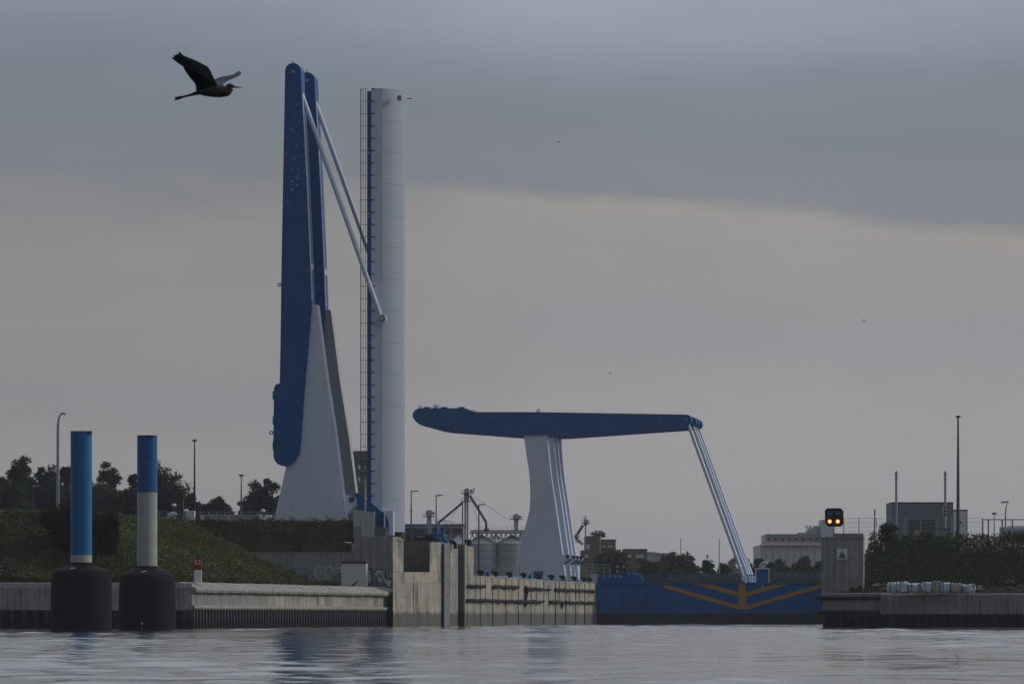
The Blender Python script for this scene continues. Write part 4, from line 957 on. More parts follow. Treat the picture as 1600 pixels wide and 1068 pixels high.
def tree(label, px, ytop, wpx, D, zbase, seed, leafm='leaf_tree', group=None, nleaf=4500, lsz=0.24, nclump=13, crown_frac=0.85, asp=0.85, name='tree'):
    rng = np.random.default_rng(seed); s = D / FPX
    top = P(px, ytop, D).z; rx = wpx * s / 2; H = top - zbase; rz = H * crown_frac / 2; c = P(px, HY, D)
    th_ = thing(name, label, 'tree', (c.x, D, zbase), group)
    clr = rx * (0.32 if nclump > 16 else 0.34)
    pts, cl = crown_points(rng, (c.x, D, top - rz), rx * 0.86, rx * asp * 0.85, rz * 0.92, nclump, nleaf, clr)
    fill_, cl2 = crown_points(rng, (c.x, D, top - rz * 1.2), rx * 0.6, rx * 0.5, rz * 0.75, 9, nleaf // 2, clr * 1.35)
    pts = np.concatenate([pts, fill_])
    me = fast_mesh('crown', leaf_quads(pts - np.array([c.x, D, zbase]), lsz, rng), 4, M[leafm])
    o = bpy.data.objects.new('crown', me); COL.objects.link(o); o.parent = th_
    mb = MB(); r0_ = max(0.12, H * 0.022); j = rng.uniform(-0.5, 0.5, 4)
    p0 = V((c.x, D, zbase - 0.2)); p1 = V((c.x + j[0], D + j[1], zbase + H * 0.4)); p2 = V((c.x + j[2], D + j[3], top - rz * 0.7))
    mb.tube([p0, p1, p2], [r0_, r0_ * 0.7, r0_ * 0.25], 8)
    for k in range(min(nclump, 9)):
        a_ = p1.lerp(p2, random.uniform(0, 0.7)); q = V(cl[k]); mb.tube([a_, a_.lerp(q, 0.5) + V((0, 0, -0.2)), q], [r0_ * 0.4, r0_ * 0.25, r0_ * 0.08], 5)
    part('trunk', mb, M['bark'], th_, smooth=True)
    return th_
GL = 'trees beyond the left embankment'
for k, (px, yt, wd, D, lab) in enumerate([
    (-6, 722, 62, 705, 'dark broad tree cut by the left edge of the picture'),
    (33, 697, 44, 720, 'tall dark tree left of the tall curved street lamp'),
    (68, 709, 52, 700, 'dark rounded tree just left of tall curved street lamp'),
    (104, 702, 30, 715, 'slim tree squeezed between the street lamp and bright blue column'),
    (172, 714, 50, 730, 'airy double headed tree between the two mooring columns'),
    (212, 728, 34, 690, 'thin tree just left of the darker mooring column'),
    (256, 704, 74, 725, 'tallest bulky tree directly right of darker mooring column'),
    (301, 764, 44, 690, 'low dark tree behind the tall black mast'),
    (336, 772, 46, 680, 'small rounded tree ending the left tree line'),
    (414, 742, 58, 720, 'dark tree touching the raised bridge post'),
    (382, 768, 22, 705, 'scrubby small tree behind the short black mast'),
    (18, 748, 80, 660, 'dense low tree filling lower left tree line'),
    (82, 742, 66, 665, 'dense low tree around the foot of tall curved street lamp'),
    (150, 742, 80, 670, 'dense low tree behind the lower half of bright blue column'),
    (208, 756, 60, 668, 'dense low tree behind the lower half of darker column'),
    (268, 752, 64, 672, 'dense low tree in front of the tallest bulky tree')]):
    tree(lab, px, yt, wd * 1.22, D, 10.9, 300 + k, group=GL, nleaf=10500 if wd > 40 else 5500, lsz=0.21, nclump=58 if wd > 40 else 34)
# embankment weeds
def tufts(n, rng, fn, xr, yr, hmin, hmax, wd, cond):
    X = rng.uniform(*xr, n); Y = rng.uniform(*yr, n); keep = cond(X, Y); X = X[keep]; Y = Y[keep]; Z = fn(X, Y)
    h = rng.uniform(hmin, hmax, len(X)); a_ = rng.uniform(0, 2 * np.pi, len(X)); lx = rng.normal(0, 0.35, len(X)) * h; ly = rng.normal(0, 0.35, len(X)) * h
    b0 = np.stack([X - np.cos(a_) * wd, Y - np.sin(a_) * wd, Z - 0.05], 1); b1 = np.stack([X + np.cos(a_) * wd, Y + np.sin(a_) * wd, Z - 0.05], 1); tp = np.stack([X + lx, Y + ly, Z + h], 1)
    return np.stack([b0, b1, tp], 1).reshape(-1, 3), np.stack([X + lx, Y + ly, Z + h], 1)
fnL = lambda X, Y: land_left(X, Y)[0]
def slope_cond(X, Y):
    h, ins, d = land_left(X, Y); u = (X - LO.x) * LP_.x + (Y - LO.y) * LP_.y
    return (ins > 2.0) & (d < dW - 0.2) & (h > 4.25) & (h < 12)
tv, tips = tufts(150000, np.random.default_rng(3), fnL, (-54, -15), (440, 470), 0.20, 0.75, 0.10, slope_cond)
tv2, tips2 = tufts(110000, np.random.default_rng(4), fnL, (-54, -15), (470, 538), 0.20, 0.75, 0.10, slope_cond)
c_leaf = np.concatenate([tips, tips2]); rngf = np.random.default_rng(5)
lq = leaf_quads(c_leaf[rngf.random(len(c_leaf)) < 0.45] - np.array([0, 0, 0.12]), 0.13, rngf)
me = fast_mesh('embankment_grass', np.concatenate([tv, tv2]), 3, M['grass']); o = bpy.data.objects.new('embankment_grass', me); COL.objects.link(o); tag(o, 'tangled green weeds covering the left embankment slope', 'grass', kind='stuff')
me = fast_mesh('embankment_leaves', lq, 4, M['grass']); o = bpy.data.objects.new('embankment_leaves', me); COL.objects.link(o); tag(o, 'leafy weed tops on the left embankment slope', 'weeds', kind='stuff')
sel = c_leaf[rngf.random(len(c_leaf)) < 0.10]; sel = sel[hash_noise(sel[:, 0], sel[:, 1], 0.8) > -0.15]
me = fast_mesh('wild_flowers', leaf_quads(sel + np.array([0, 0, 0.05]), 0.07, rngf), 4, M['flower']); o = bpy.data.objects.new('wild_flowers', me); COL.objects.link(o); tag(o, 'pale wild flowers dotted over the left embankment', 'flowers', kind='stuff')
# brush above the graffiti wall
def brush_cond(X, Y):
    h, ins, d = land_left(X, Y); u = (X - LO.x) * LP_.x + (Y - LO.y) * LP_.y
    return (d > dW + 0.7) & (d < dW + 17) & (u < -12.9) & (u > -38)
tv, tips = tufts(60000, np.random.default_rng(8), fnL, (-46, -15), (534, 562), 0.25, 0.85, 0.09, brush_cond)
lowz = tips[:, 2] < 9.6
me = fast_mesh('dry_brush', tv.reshape(-1, 3, 3)[lowz].reshape(-1, 3), 3, M['grass_dry']); o = bpy.data.objects.new('dry_brush', me); COL.objects.link(o); tag(o, 'dry brown brush on the ledge above the graffiti wall', 'brush', kind='stuff')
rngb = np.random.default_rng(9); cc = np.repeat(tips[~lowz], 2, 0) + rngb.normal(0, 0.15, (2 * (~lowz).sum(), 3)); cc[:, 2] += np.maximum(0, 0.35 + 0.8 * hash_noise(cc[:, 0], cc[:, 1], 1.3)) * rngb.random(len(cc)) * 0.9 - 0.25
me = fast_mesh('bank_scrub', np.concatenate([leaf_quads(cc, 0.15, rngb)]), 4, M['leaf_bush']); o = bpy.data.objects.new('bank_scrub', me); COL.objects.link(o); tag(o, 'green scrub along the bank below the raised bridge', 'scrub', kind='stuff')
# weeds at the foot of the graffiti wall
rngw = np.random.default_rng(10); cc = []
for (x0, x1, h, n) in ((432, 470, 1.0, 900), (488, 530, 0.8, 900), (556, 566, 0.4, 200)):
    xx = rngw.uniform(x0, x1, n); zz = 4.2 + rngw.uniform(0, 1, n) ** 1.5 * h
    for x, z in zip(xx, zz): q = LPT(x, 900, dW - 1.2 + rngw.uniform(-0.7, 0.6)); cc.append((q.x, q.y, z))
me = fast_mesh('wall_foot_weeds', leaf_quads(np.array(cc), 0.13, rngw), 4, M['grass']); o = bpy.data.objects.new('wall_foot_weeds', me); COL.objects.link(o); tag(o, 'low weeds growing at the foot of the graffiti wall', 'weeds', kind='stuff')
def shrub(label, px, ytop, ybase, wpx, D, seed, leafm, nleaf, lsz, group=None, ncl=10, dep=0.8, zmin=None):
    rng = np.random.default_rng(seed); s = D / FPX; top = P(px, ytop, D).z; z0 = P(px, ybase, D).z if zmin is None else zmin; rx = wpx * s / 2; c = P(px, HY, D); rz = (top - z0) / 2
    th_ = thing('shrub', label, 'shrub', (c.x, D, z0), group)
    pts, cl = crown_points(rng, (c.x, D, z0 + rz), rx * 0.8, rx * dep * 0.8, rz * 0.82, ncl, nleaf, min(rx, rz) * 0.5)
    pts[:, 2] = np.maximum(pts[:, 2], z0 + 0.02)
    me = fast_mesh('foliage', leaf_quads(pts - np.array([c.x, D, z0]), lsz, rng), 4, M[leafm]); o = bpy.data.objects.new('foliage', me); COL.objects.link(o); o.parent = th_
    mb = MB()
    for k in range(min(ncl, 7)): mb.tube([V((c.x, D, z0 - 0.2)), V((c.x, D, z0)).lerp(V(cl[k]), 0.5), V(cl[k])], [0.07, 0.05, 0.02], 5)
    part('stems', mb, M['bark'], th_)
    return th_
def zl(px, D): q = G(px, D); return float(land_left(np.array([q.x]), np.array([q.y]))[0][0])
shrub('big feathery dark shrub behind the bright blue column on the embankment', 112, 775, 893, 108, 447, 21, 'leaf_tamarisk', 30000, 0.12, ncl=34, zmin=zl(112, 447) - 0.3)
shrub('feathery shrub right of the bright blue column on the slope', 168, 790, 890, 56, 446, 22, 'leaf_tamarisk', 14000, 0.12, ncl=18, zmin=zl(168, 446) - 0.3)
shrub('dark little bush left of the raised bridge post foot', 428, 812, 834, 34, 551, 23, 'leaf_bush', 2500, 0.12, ncl=8, zmin=zl(428, 551))
shrub('green bush against the parapet right of bridge post', 538, 806, 838, 36, 546, 24, 'leaf_bush', 3000, 0.12, ncl=8, zmin=zl(538, 546) - 0.5)
shrub('bluish bush at left end of the upper bank', 330, 822, 846, 60, 540, 25, 'leaf_bush', 4000, 0.12, ncl=10, zmin=zl(330, 540) - 0.3)

# right bank: shrub mass, boulders, weeds
fnR = lambda X, Y: land_right(X, Y)[0]
rng = np.random.default_rng(31); n = 150000
X = rng.uniform(34, 66, n); Y = rng.uniform(478, 540, n); h, ins = land_right(X, Y); u = (X - LO.x) * LP_.x + (Y - LO.y) * LP_.y
prof = np.clip((ins - 6.5) / 3.5, 0, 1)
kp = (ins > 6.6) & (ins < 26) & (u > 44.9 + 3.2); X, Y, h, ins, prof = X[kp], Y[kp], h[kp], ins[kp], prof[kp]
hh = (1.45 + 0.55 * hash_noise(X, Y, 0.9) + 0.3 * hash_noise(X, Y, 2.6)) * prof + np.clip((ins - 14) / 6, 0, 1) * 0.35
Zp = h + np.abs(hh) * rng.uniform(0.0, 1.05, len(X)) ** 0.8
me = fast_mesh('shrub_bank', leaf_quads(np.stack([X, Y, Zp], 1), 0.13, rng), 4, M['leaf_hedge']); o = bpy.data.objects.new('shrub_bank', me); COL.objects.link(o); tag(o, 'dense dark green shrub bank behind the white bags', 'shrubs', kind='stuff')
tvr, _ = tufts(14000, np.random.default_rng(32), fnR, (34, 62), (476, 512), 0.15, 0.55, 0.07, lambda X, Y: (land_right(X, Y)[1] > 2.2) & (land_right(X, Y)[1] < 8.5))
me = fast_mesh('bank_weeds', tvr, 3, M['grass_dry']); o = bpy.data.objects.new('bank_weeds', me); COL.objects.link(o); tag(o, 'dry weeds between the boulders on the right bank', 'weeds', kind='stuff')
shrub('leafy sprig standing above the hedge left of grey building', 1389, 813, 838, 40, 512, 33, 'leaf_hedge', 900, 0.16, ncl=9, zmin=8.6)
shrub('dry grass clump at the foot of the right pier', 1338, 912, 927, 50, 496, 34, 'grass_dry', 1600, 0.13, ncl=9, zmin=3.35, dep=0.2)
def rock_mesh(seed):
    rr = np.random.default_rng(seed); mb = MB(); n, m = 7, 5
    prof = [(0.15, 0.0)] + [(math.sin(math.pi * (i + 0.6) / (m + 0.6)) , i / m) for i in range(m)] + [(0.12, 1.0)]
    mb.lathe(prof, (0, 0, 0), n); mb.v = [V((q.x * rr.uniform(0.75, 1.2), q.y * rr.uniform(0.75, 1.2), q.z * rr.uniform(0.85, 1.1))) for q in mb.v]
    return mesh_of('boulder', mb, mat=M['rock'])
rm = [rock_mesh(k) for k in range(4)]
rr = random.Random(12)
for k in range(30):
    t_ = rr.uniform(2.0, 24); dd = rr.uniform(4.6, 8.2); q = r0 + tr * t_ * 1.0 + V((nr[0], nr[1], 0)) * dd
    if (q - LO).dot(LP_) < 49.5: continue
    s_ = rr.uniform(0.35, 0.85); z = float(land_right(np.array([q.x]), np.array([q.y]))[0][0])
    o = place('boulder', rm[k % 4], None, V((q.x, q.y, z - 0.15 * s_)), rr.uniform(0, 6), (s_, s_ * 0.9, s_ * 0.75)); tag(o, 'grey boulder lying in the dry weeds between the hedge and right quay', 'boulder', 'boulders on the right bank')
# white bulk bags
def bag(px0, px1, ytop, ybot, D, seed, label, m, strap=True):
    rr = np.random.default_rng(seed); s = D / FPX; a_ = P(px0, ybot, D); b_ = P(px1, ytop, D); w_, h_ = b_.x - a_.x, b_.z - a_.z; c = V(((a_.x + b_.x) / 2, D + w_ / 2, a_.z))
    th_ = thing('bulk_bag', label, 'bag', c, 'bulk bags on the right quay')
    mb = MB(); n = 16; rows = [(0.80, 0.0), (0.97, 0.10), (1.03, 0.35), (1.0, 0.6), (0.98, 0.8), (0.92, 0.93), (0.55, 0.96), (0.1, 0.90)]; o_ = len(mb.v)
    for r_, z_ in rows:
        for k in range(n):
            t_ = 2 * math.pi * k / n; ct, st_ = math.cos(t_), math.sin(t_)
            sq = 1 / max(abs(ct), abs(st_)) ** 0.75; j = rr.uniform(0.84, 1.12)
            mb.v.append(c + V((ct * sq * r_ * w_ / 2 * j, st_ * sq * r_ * w_ / 2 * j, (z_ + rr.uniform(-0.11, 0.12) * (z_ > 0.3)) * h_)))
    for i in range(len(rows) - 1):
        for k in range(n): a0 = i * n + k; a1 = i * n + (k + 1) % n; mb.f.append((a0, a1, a1 + n, a0 + n))
    mb.f.append(tuple(range(n - 1, -1, -1))); mb.f.append(tuple((len(rows) - 1) * n + k for k in range(n)))
    part('sack', mb, m, th_, smooth=True)
    if strap:
        for fx in (-0.30, 0.34):
            q = c + V((fx * w_, -w_ * 0.53, 0)); part('strap', MB().obox(q + UP * h_ * 0.05, (0.07, 0, 0), (0, -0.03, 0), (0.02, 0.03, h_ * 0.92)), M['strap'], th_)
            part('loop', MB().tube([q + V((0, 0.1, h_ * 0.92)), q + V((0.05, 0.2, h_ * 1.08)), q + V((0.14, 0.25, h_ * 0.95))], 0.03, 5), M['strap'], th_)
bl = [(1387, 1403.5, 909.5, 924.6, 'white bulk bag leftmost on the right quay', 'bag'), (1402, 1421, 908.5, 924.8, 'second bulk bag from the left with dark gaping top', 'bag'), (1420, 1438.5, 911, 924.6, 'slumped white bag closing the left group of bags', 'bag'),
      (1440.5, 1459, 909, 925, 'white bulk bag leftmost of the right hand group', 'bag'), (1458, 1470.5, 907.5, 925, 'sandy stained bulk bag, second of the right hand group', 'bag_tan'), (1470, 1487, 909.5, 925.2, 'white bulk bag in middle of right hand group', 'bag'),
      (1486, 1504.5, 910.5, 925.4, 'sandy white bulk bag before the small gap near the end', 'bag_tan'), (1505.5, 1524, 912.5, 925.6, 'white bulk bag rightmost on the right quay', 'bag')]
for k, (x0, x1, yt, yb, lab, m) in enumerate(bl):
    bag(x0, x1, yt, yb + 0.4, 487.5 - k * 0.35, 60 + k, lab, M[m])

# ------------------------------------------------------------------ lamps and masts
def pole(mb, px, y0, y1, D, r0_, r1_, zb=None):
    a_ = P(px, y1, D); b_ = P(px, y0, D)
    if zb is not None: a_.z = zb
    mb.tube([a_, b_], [r0_, r1_], 8); return a_, b_
def street_lamp(label, px, ytop, D, zb, style, group='street lamps', arm=1.0, r=0.09, m='steel_dark'):
    s = D / FPX; top = P(px, ytop, D); base = V((top.x, D, zb)); th_ = thing('street_lamp', label, 'lamp', base, group)
    if style == 'curve':
        part('pole', MB().tube([base, V((top.x + 0.0, D, top.z - 1.6)), V((top.x + 0.10, D, top.z - 0.6)), V((top.x + 0.35, D, top.z - 0.1)), V((top.x + 0.45, D, top.z))], [r * 1.3, r, r * 0.8, r * 0.6, r * 0.5], 8), M[m], th_, smooth=True)
        part('lamp_head', MB().tube([V((top.x + 0.35, D, top.z - 0.02)), V((top.x + 0.9 * arm, D, top.z - 0.1))], [0.10, 0.14], 8), M['steel'], th_)
    elif style == 'flat':
        part('pole', MB().tube([base, base.lerp(top, 0.6), top], [r * 1.4, r, r * 0.7], 8), M[m], th_, smooth=True)
        part('collar', MB().tube([base.lerp(top, 0.66), base.lerp(top, 0.66) + UP * 0.12], r * 1.6, 8), M[m], th_)
        part('lamp_head', MB().prism([top + V((-0.15, 0, 0)), top + V((0.85, 0, 0.10)), top + V((0.85, 0, 0.22)), top + V((0.1, 0, 0.2)), top + V((-0.15, 0, 0.12))], (0, 0.3, 0)), M['steel'], th_)
    elif style == 'mast':
        part('pole', MB().tube([base, base.lerp(top, 0.6), top], [r * 1.5, r, r * 0.6], 8), M[m], th_, smooth=True)
        part('lamp_head', MB().lathe([(0.05, -0.05), (0.30, 0.02), (0.33, 0.12), (0.25, 0.2), (0.06, 0.24)], top, 12), M['black'], th_, smooth=True)
    elif style == 'ball':
        part('pole', MB().tube([base, top], [r, r * 0.8], 6), M['steel'], th_)
        part('lamp_head', MB().lathe([(0.06, -0.15), (0.27, -0.02), (0.30, 0.1), (0.2, 0.25), (0.05, 0.3)], top, 10), M['offwhite'], th_, smooth=True)
    return th_
street_lamp('very tall grey street lamp with curved neck left of bright blue column', 90.5, 645, 560, 10.9, 'curve', r=0.16, m='steel')
street_lamp('low flat headed lamp among the dark trees at far left', 52, 760, 600, 10.9, 'flat', r=0.06)
street_lamp('tall thin black mast with dark cap above left fence', 304, 689, 585, 10.9, 'mast', r=0.11, m='black')
street_lamp('shorter thin mast left of the raised bridge', 377, 743.5, 600, 10.9, 'mast', r=0.10, m='steel_dark')
street_lamp('thin pale post beside the white kiosk', 287, 777, 590, 10.9, 'mast', r=0.05, m='steel')
street_lamp('white globe lamp above the left ventilation cowl', 272, 790, 592, 10.9, 'ball', r=0.03)
street_lamp('white globe lamp next to the white kiosk', 291, 798.5, 580, 10.9, 'ball', r=0.03)
street_lamp('white globe lamp close to the raised bridge post', 411, 798.5, 580, 10.9, 'ball', r=0.03)
street_lamp('flat headed lamp post just right of the white deck leaf', 642.5, 768.5, 575, 9.3, 'flat', r=0.085)
street_lamp('flat headed lamp post left of the silo elevator', 681.5, 775, 600, 5.5, 'flat', r=0.085)
street_lamp('flat headed lamp post right of the silo elevator', 748.2, 789.5, 585, 5.5, 'flat', r=0.10)
street_lamp('very tall dark lighting mast on the right bank', 1497, 652, 560, 8.3, 'mast', r=0.16, m='steel_dark')
street_lamp('slim curved street lamp at far right', 1571, 783, 640, 8.3, 'curve', r=0.08, arm=-0.6)
street_lamp('short post with flat cap inside the steel frame at right', 1553.5, 803, 610, 8.3, 'mast', r=0.09, m='steel')
# ------------------------------------------------------------------ fences
def fence(label, px0, px1, D0, D1, ytop, zb, nposts, nw, m='steel', group=None):
    A = G(px0, D0); B = G(px1, D1); zt = P(px0, ytop, D0).z; th_ = thing('fence', label, 'fence', (A + B) / 2 + UP * zb, group)
    for i in range(nposts):
        q = A.lerp(B, i / (nposts - 1)); part('fence_post', MB().box(q.x - 0.05, q.x + 0.05, q.y - 0.05, q.y + 0.05, zb, zt), M[m], th_)
    for i in range(nw):
        z = zb + 0.15 + (zt - zb - 0.2) * i / (nw - 1); part('wire', MB().tube([A + UP * z, B + UP * z], 0.016, 4), M['steel'], th_)
    L = (B - A).length; n = int(L / 0.25); mb = MB()
    for i in range(n):
        q = A.lerp(B, (i + 0.5) / n); mb.tube([q + UP * (zb + 0.1), q + UP * (zt - 0.05)], 0.007, 3, caps=False)
    o = part('mesh_wires', mb, M['steel'], th_); o['kind'] = 'stuff'
fence('grey wire mesh fence in front of the low beige building', 236, 428, 572, 575, 798, 11.0, 16, 9)
fence('pale wire fence behind the chamber wall beside silo', 757, 812, 668, 672, 881, 5.55, 9, 7)
fence('pale wire fence right of the lowered bridge posts', 888, 953, 720, 724, 880, 5.55, 8, 7)
fence('tall wire mesh fence along the right bank', 1318, 1535, 590, 588, 808.5, 8.3, 10, 10)
# steel frame right
h = thing('steel_frame', 'open galvanised steel portal frame at far right', 'frame', P(1570, 835, 605))
for x in (1535.5, 1544.5, 1566, 1582, 1604):
    a_ = P(x, 811.5, 605); part('column', MB().box(a_.x - 0.09, a_.x + 0.09, 605, 605.2, 8.3, a_.z), M['steel'], h)
part('beam', MB().pbox(1535, 1610, 810.4, 812, 604.9, 0.25), M['steel'], h)
h = thing('tank_truck', 'pale parked tank vehicle low behind the steel frame', 'tanker', P(1590, 838, 640))
part('tank', MB().tube([P(1573, 828.5, 640), P(1576, 828, 640), P(1606, 827.5, 640)], [0.45, 0.62, 0.62], 12), M['steel'], h, smooth=True)
part('chassis', MB().pbox(1570, 1610, 832, 846, 640, 2), M['steel_dark'], h)
part('cab', MB().pbox(1564, 1571.5, 823, 846, 640, 2), M['steel'], h)

# ------------------------------------------------------------------ left background buildings
def far_box(name, label, cat, x0, x1, yt, D, dep, zb, m, roofm=None, eave=0.0):
    a_ = P(x0, yt, D); b_ = P(x1, yt, D); th_ = thing(name, label, cat, ((a_.x + b_.x) / 2, D, zb))
    part('wall', MB().box(a_.x, b_.x, D, D + dep, zb, a_.z), m, th_)
    part('roof', MB().box(a_.x - eave, b_.x + eave, D - eave, D + dep + eave, a_.z + 0.002, a_.z + 0.22), roofm or m, th_)
    return th_
bb = far_box('low_building', 'low beige building behind the left wire fence', 'building', 314, 412, 806, 590, 8, 11.0, M['beige'], M['steel'], 0.15)
for x0, x1 in ((319, 329), (333, 343), (346, 356)): part('window', MB().pbox(x0, x1, 813.5, 824, 589.93, 0.06), M['glass'], bb)
for x0, x1 in ((313, 319), (355, 360)): part('column', MB().pbox(x0, x1, 805.5, 830, 589.7, 0.25), M['offwhite'], bb)
for x0, x1 in ((393, 397), (398.5, 402)): part('red_mark', MB().pbox(x0, x1, 808.2, 810.6, 589.94, 0.05), M['red'], bb)
kb = far_box('kiosk', 'white box kiosk left of the low beige building', 'kiosk', 290, 303.5, 800, 582, 2, 11.0, M['offwhite'])
part('door', MB().pbox(292, 297, 805, 828, 581.95, 0.04), M['white_rear'], kb)
kb = far_box('junction_box', 'white post box at right end of beige building', 'box', 405, 408.6, 805, 583, 0.6, 11.0, M['offwhite'])
part('door', MB().pbox(405.6, 408, 808, 820, 582.96, 0.03), M['steel'], kb)
def cowl(label, x0, x1, yt, yb, D, boxyt, boxx0, boxx1, zb, flip=1):
    h = thing('ventilation_cowl', label, 'vent', P((boxx0 + boxx1) / 2, boxyt, D) * 1.0, 'ventilation cowls')
    h.location.z = zb
    s = D / FPX; wd = (x1 - x0) * s; cx = (x0 + x1) / 2; R_ = wd * 0.5; mb = MB(); pts = []
    base = P(x0 + (x1 - x0) * 0.28, yb, D + 0.8)
    r_ = wd * 0.26
    for i in range(9):
        t_ = R(180 - 125 * i / 8); pts.append(base + V((R_ * 0.95 * (1 + math.cos(t_)) * flip * 0.6, 0, (yb - yt) * s * 0.62 * math.sin(t_))))
    mb.tube([base - UP * 0.2] + pts, r_, 12); part('duct', mb, M['steel'], h)
    a_ = P(boxx0, boxyt, D); b_ = P(boxx1, boxyt, D)
    part('housing', MB().box(a_.x + 0.15, b_.x - 0.15, D, D + 1.6, zb, a_.z - 0.18), M['blue_gate'], h)
    part('slab', MB().box(a_.x - 0.1, b_.x + 0.1, D - 0.12, D + 1.72, a_.z - 0.178, a_.z), M['offwhite'], h)
    for x in (boxx0, boxx1): q = P(x, boxyt, D); part('corner_post', MB().box(q.x - 0.07, q.x + 0.07, D - 0.05, D + 0.05, zb, q.z - 0.18), M['offwhite'], h)
cowl('round metal cowl on a blue housing left of the white kiosk', 257, 280, 799, 815, 578, 815, 254, 279, 11.0)
cowl('round metal cowl partly hidden by the raised bridge post', 409, 428, 802, 818, 600, 818, 406, 428, 11.0)
cowl('round metal cowl on a blue housing right of the lowered tie rods', 1185, 1203, 876, 888, 745, 886.8, 1181, 1201.5, 5.2)
# grey tower behind the raised deck
gt = far_box('tower_block', 'dark grey tower block behind the raised bridge deck', 'building', 549, 578, 706.5, 660, 7, 11.0, M['grey_tower'], M['grey_tower'])
for y in (726, 745):
    part('window', MB().pbox(559.5, 564.5, y, y + 7, 659.94, 0.08), M['offwhite'], gt)
    part('window', MB().pbox(569.5, 571, y, y + 7, 659.94, 0.08), M['offwhite'], gt)
part('string_course', MB().pbox(549, 578, 724.4, 725.4, 659.9, 0.1), M['steel_dark'], gt)
q = P(551, 706, 660); part('roof_rail', MB().tube([q, q + UP * 0.55, q + V((0.45, 0, 0.55)), q + V((0.45, 0, 0))], 0.03, 5), M['steel'], gt)
q0_ = LPT(570.5, 836, dW + 2); h = thing('pipe_mast', 'slim grey pipe mast in front of the raised deck foot', 'mast', V((q0_.x, q0_.y, 9.4)))
part('pole', MB().tube([V((q0_.x, q0_.y, 9.3)), LPT(570.5, 750, dW + 2)], 0.11, 8), M['steel'], h)
part('foot', MB().tube([V((q0_.x, q0_.y, 9.32)), V((q0_.x, q0_.y, 9.7))], 0.2, 8), M['steel_dark'], h)
part('crossarm', MB().tube([LPT(561, 751.5, dW + 2), LPT(571, 753, dW + 2)], 0.05, 6), M['steel'], h)

# ------------------------------------------------------------------ grain plant
DS = 930.0
def ppipe(name, pts, D, r, m, parent, n=8): return part(name, MB().tube([P(x, y, D) for x, y in pts], r, n), m, parent, smooth=True)
def plat(parent, x0, x1, y, D, rail=4.5):
    f = part('platform', MB().pbox(x0, x1, y, y + 1.0, D - 1.2, 2.4), M['steel_dark'], parent)
    mb = MB()
    for yy in (y - rail, y - rail / 2): mb.tube([P(x0, yy, D - 1.2), P(x1, yy, D - 1.2)], 0.035, 4)
    for x in np.linspace(x0, x1, 5): mb.tube([P(x, y, D - 1.2), P(x, y - rail, D - 1.2)], 0.035, 4)
    part('railing', mb, M['steel'], f)
el_ = thing('bucket_elevator', 'tall grey grain elevator tower with two railed platforms and sloping chutes', 'elevator', P(728.5, 905, DS))
part('shaft', MB().pbox(725.6, 728.3, 783, 905, DS, 0.8), M['silo'], el_); part('shaft', MB().pbox(729.0, 731.8, 783, 905, DS, 0.8), M['silo'], el_)
part('casing', MB().prism([P(x, y, DS - 0.2) for x, y in [(725.0, 770), (733, 770), (732.2, 783.5), (725.6, 783.5)]], (0, 1.3, 0)), M['silo'], el_)
part('head', MB().prism([P(x, y, DS - 0.2) for x, y in [(725.4, 769.8), (733.6, 769.8), (733.6, 765.5), (731.5, 762.2), (727.5, 762), (725.4, 765)]], (0, 1.3, 0)), M['silo'], el_)
part('motor', MB().tube([P(735, 766.5, DS), P(738.2, 766, DS)], 0.3, 8), M['steel_dark'], el_)
plat(el_, 720.5, 740, 769.6, DS); plat(el_, 721, 738, 782.2, DS, 4.5)
ppipe('mast', [(740, 770), (740.6, 763), (741.6, 761.6)], DS, 0.10, M['steel_dark'], el_)
ppipe('chute', [(723.5, 784), (683.5, 817.5)], DS - 1, 0.22, M['steel_dark'], el_)
ppipe('chute', [(734, 773), (759.5, 815), (760, 826.5)], DS - 1, 0.25, M['steel_dark'], el_)
ppipe('ladder', [(722.6, 784), (722.6, 850)], DS - 1, 0.12, M['steel_dark'], el_)
ppipe('guy_wire', [(740.8, 775), (795, 812.5)], DS, 0.03, M['steel_dark'], el_, 4); ppipe('guy_wire', [(720.5, 785), (704, 812)], DS, 0.03, M['steel_dark'], el_, 4); ppipe('guy_wire', [(738.5, 785), (746, 815)], DS, 0.03, M['steel_dark'], el_, 4)
def small_head(label, xc, yt, yplat, wd, D, ybase, drums=2):
    h = thing('bucket_elevator', label, 'elevator', P(xc, ybase, D))
    part('head', MB().prism([P(x, y, D) for x, y in [(xc - wd * 0.5, yt + 7), (xc + wd * 0.5, yt + 7), (xc + wd * 0.5, yt + 3), (xc + wd * 0.3, yt + 0.4), (xc - wd * 0.3, yt + 0.4), (xc - wd * 0.5, yt + 3)]], (0, 1.5, 0)), M['silo'], h)
    part('hopper', MB().prism([P(x, y, D) for x, y in [(xc - wd * 0.5, yt + 7.2), (xc + wd * 0.5, yt + 7.2), (xc + wd * 0.33, yt + 11), (xc - wd * 0.33, yt + 11)]], (0, 1.3, 0)), M['silo'], h)
    for i in range(drums):
        x = xc + wd * 0.34 * ((i + 0.5) / drums * 2 - 1); part('shaft', MB().pbox(x - wd * 0.15, x + wd * 0.15, yt + 11.2, ybase, D, 1.0), M['silo'], h)
    plat(h, xc - wd * 1.0, xc + wd * 1.05, yplat, D)
    part('motor', MB().tube([P(xc + wd * 0.5, yt + 5, D), P(xc + wd * 0.8, yt + 5.2, D)], 0.22, 8), M['steel_dark'], h)
    return h
small_head('short grain elevator head above the hipped roof building', 670.5, 796, 806, 10.5, DS - 30, 850)
small_head('twin drum elevator head above the silo conveyor', 806.5, 802, 810.2, 10, DS, 828)
h = small_head('slim elevator tower right of the lowered bridge posts', 915, 809.5, 816.8, 6, DS + 40, 882, 1)
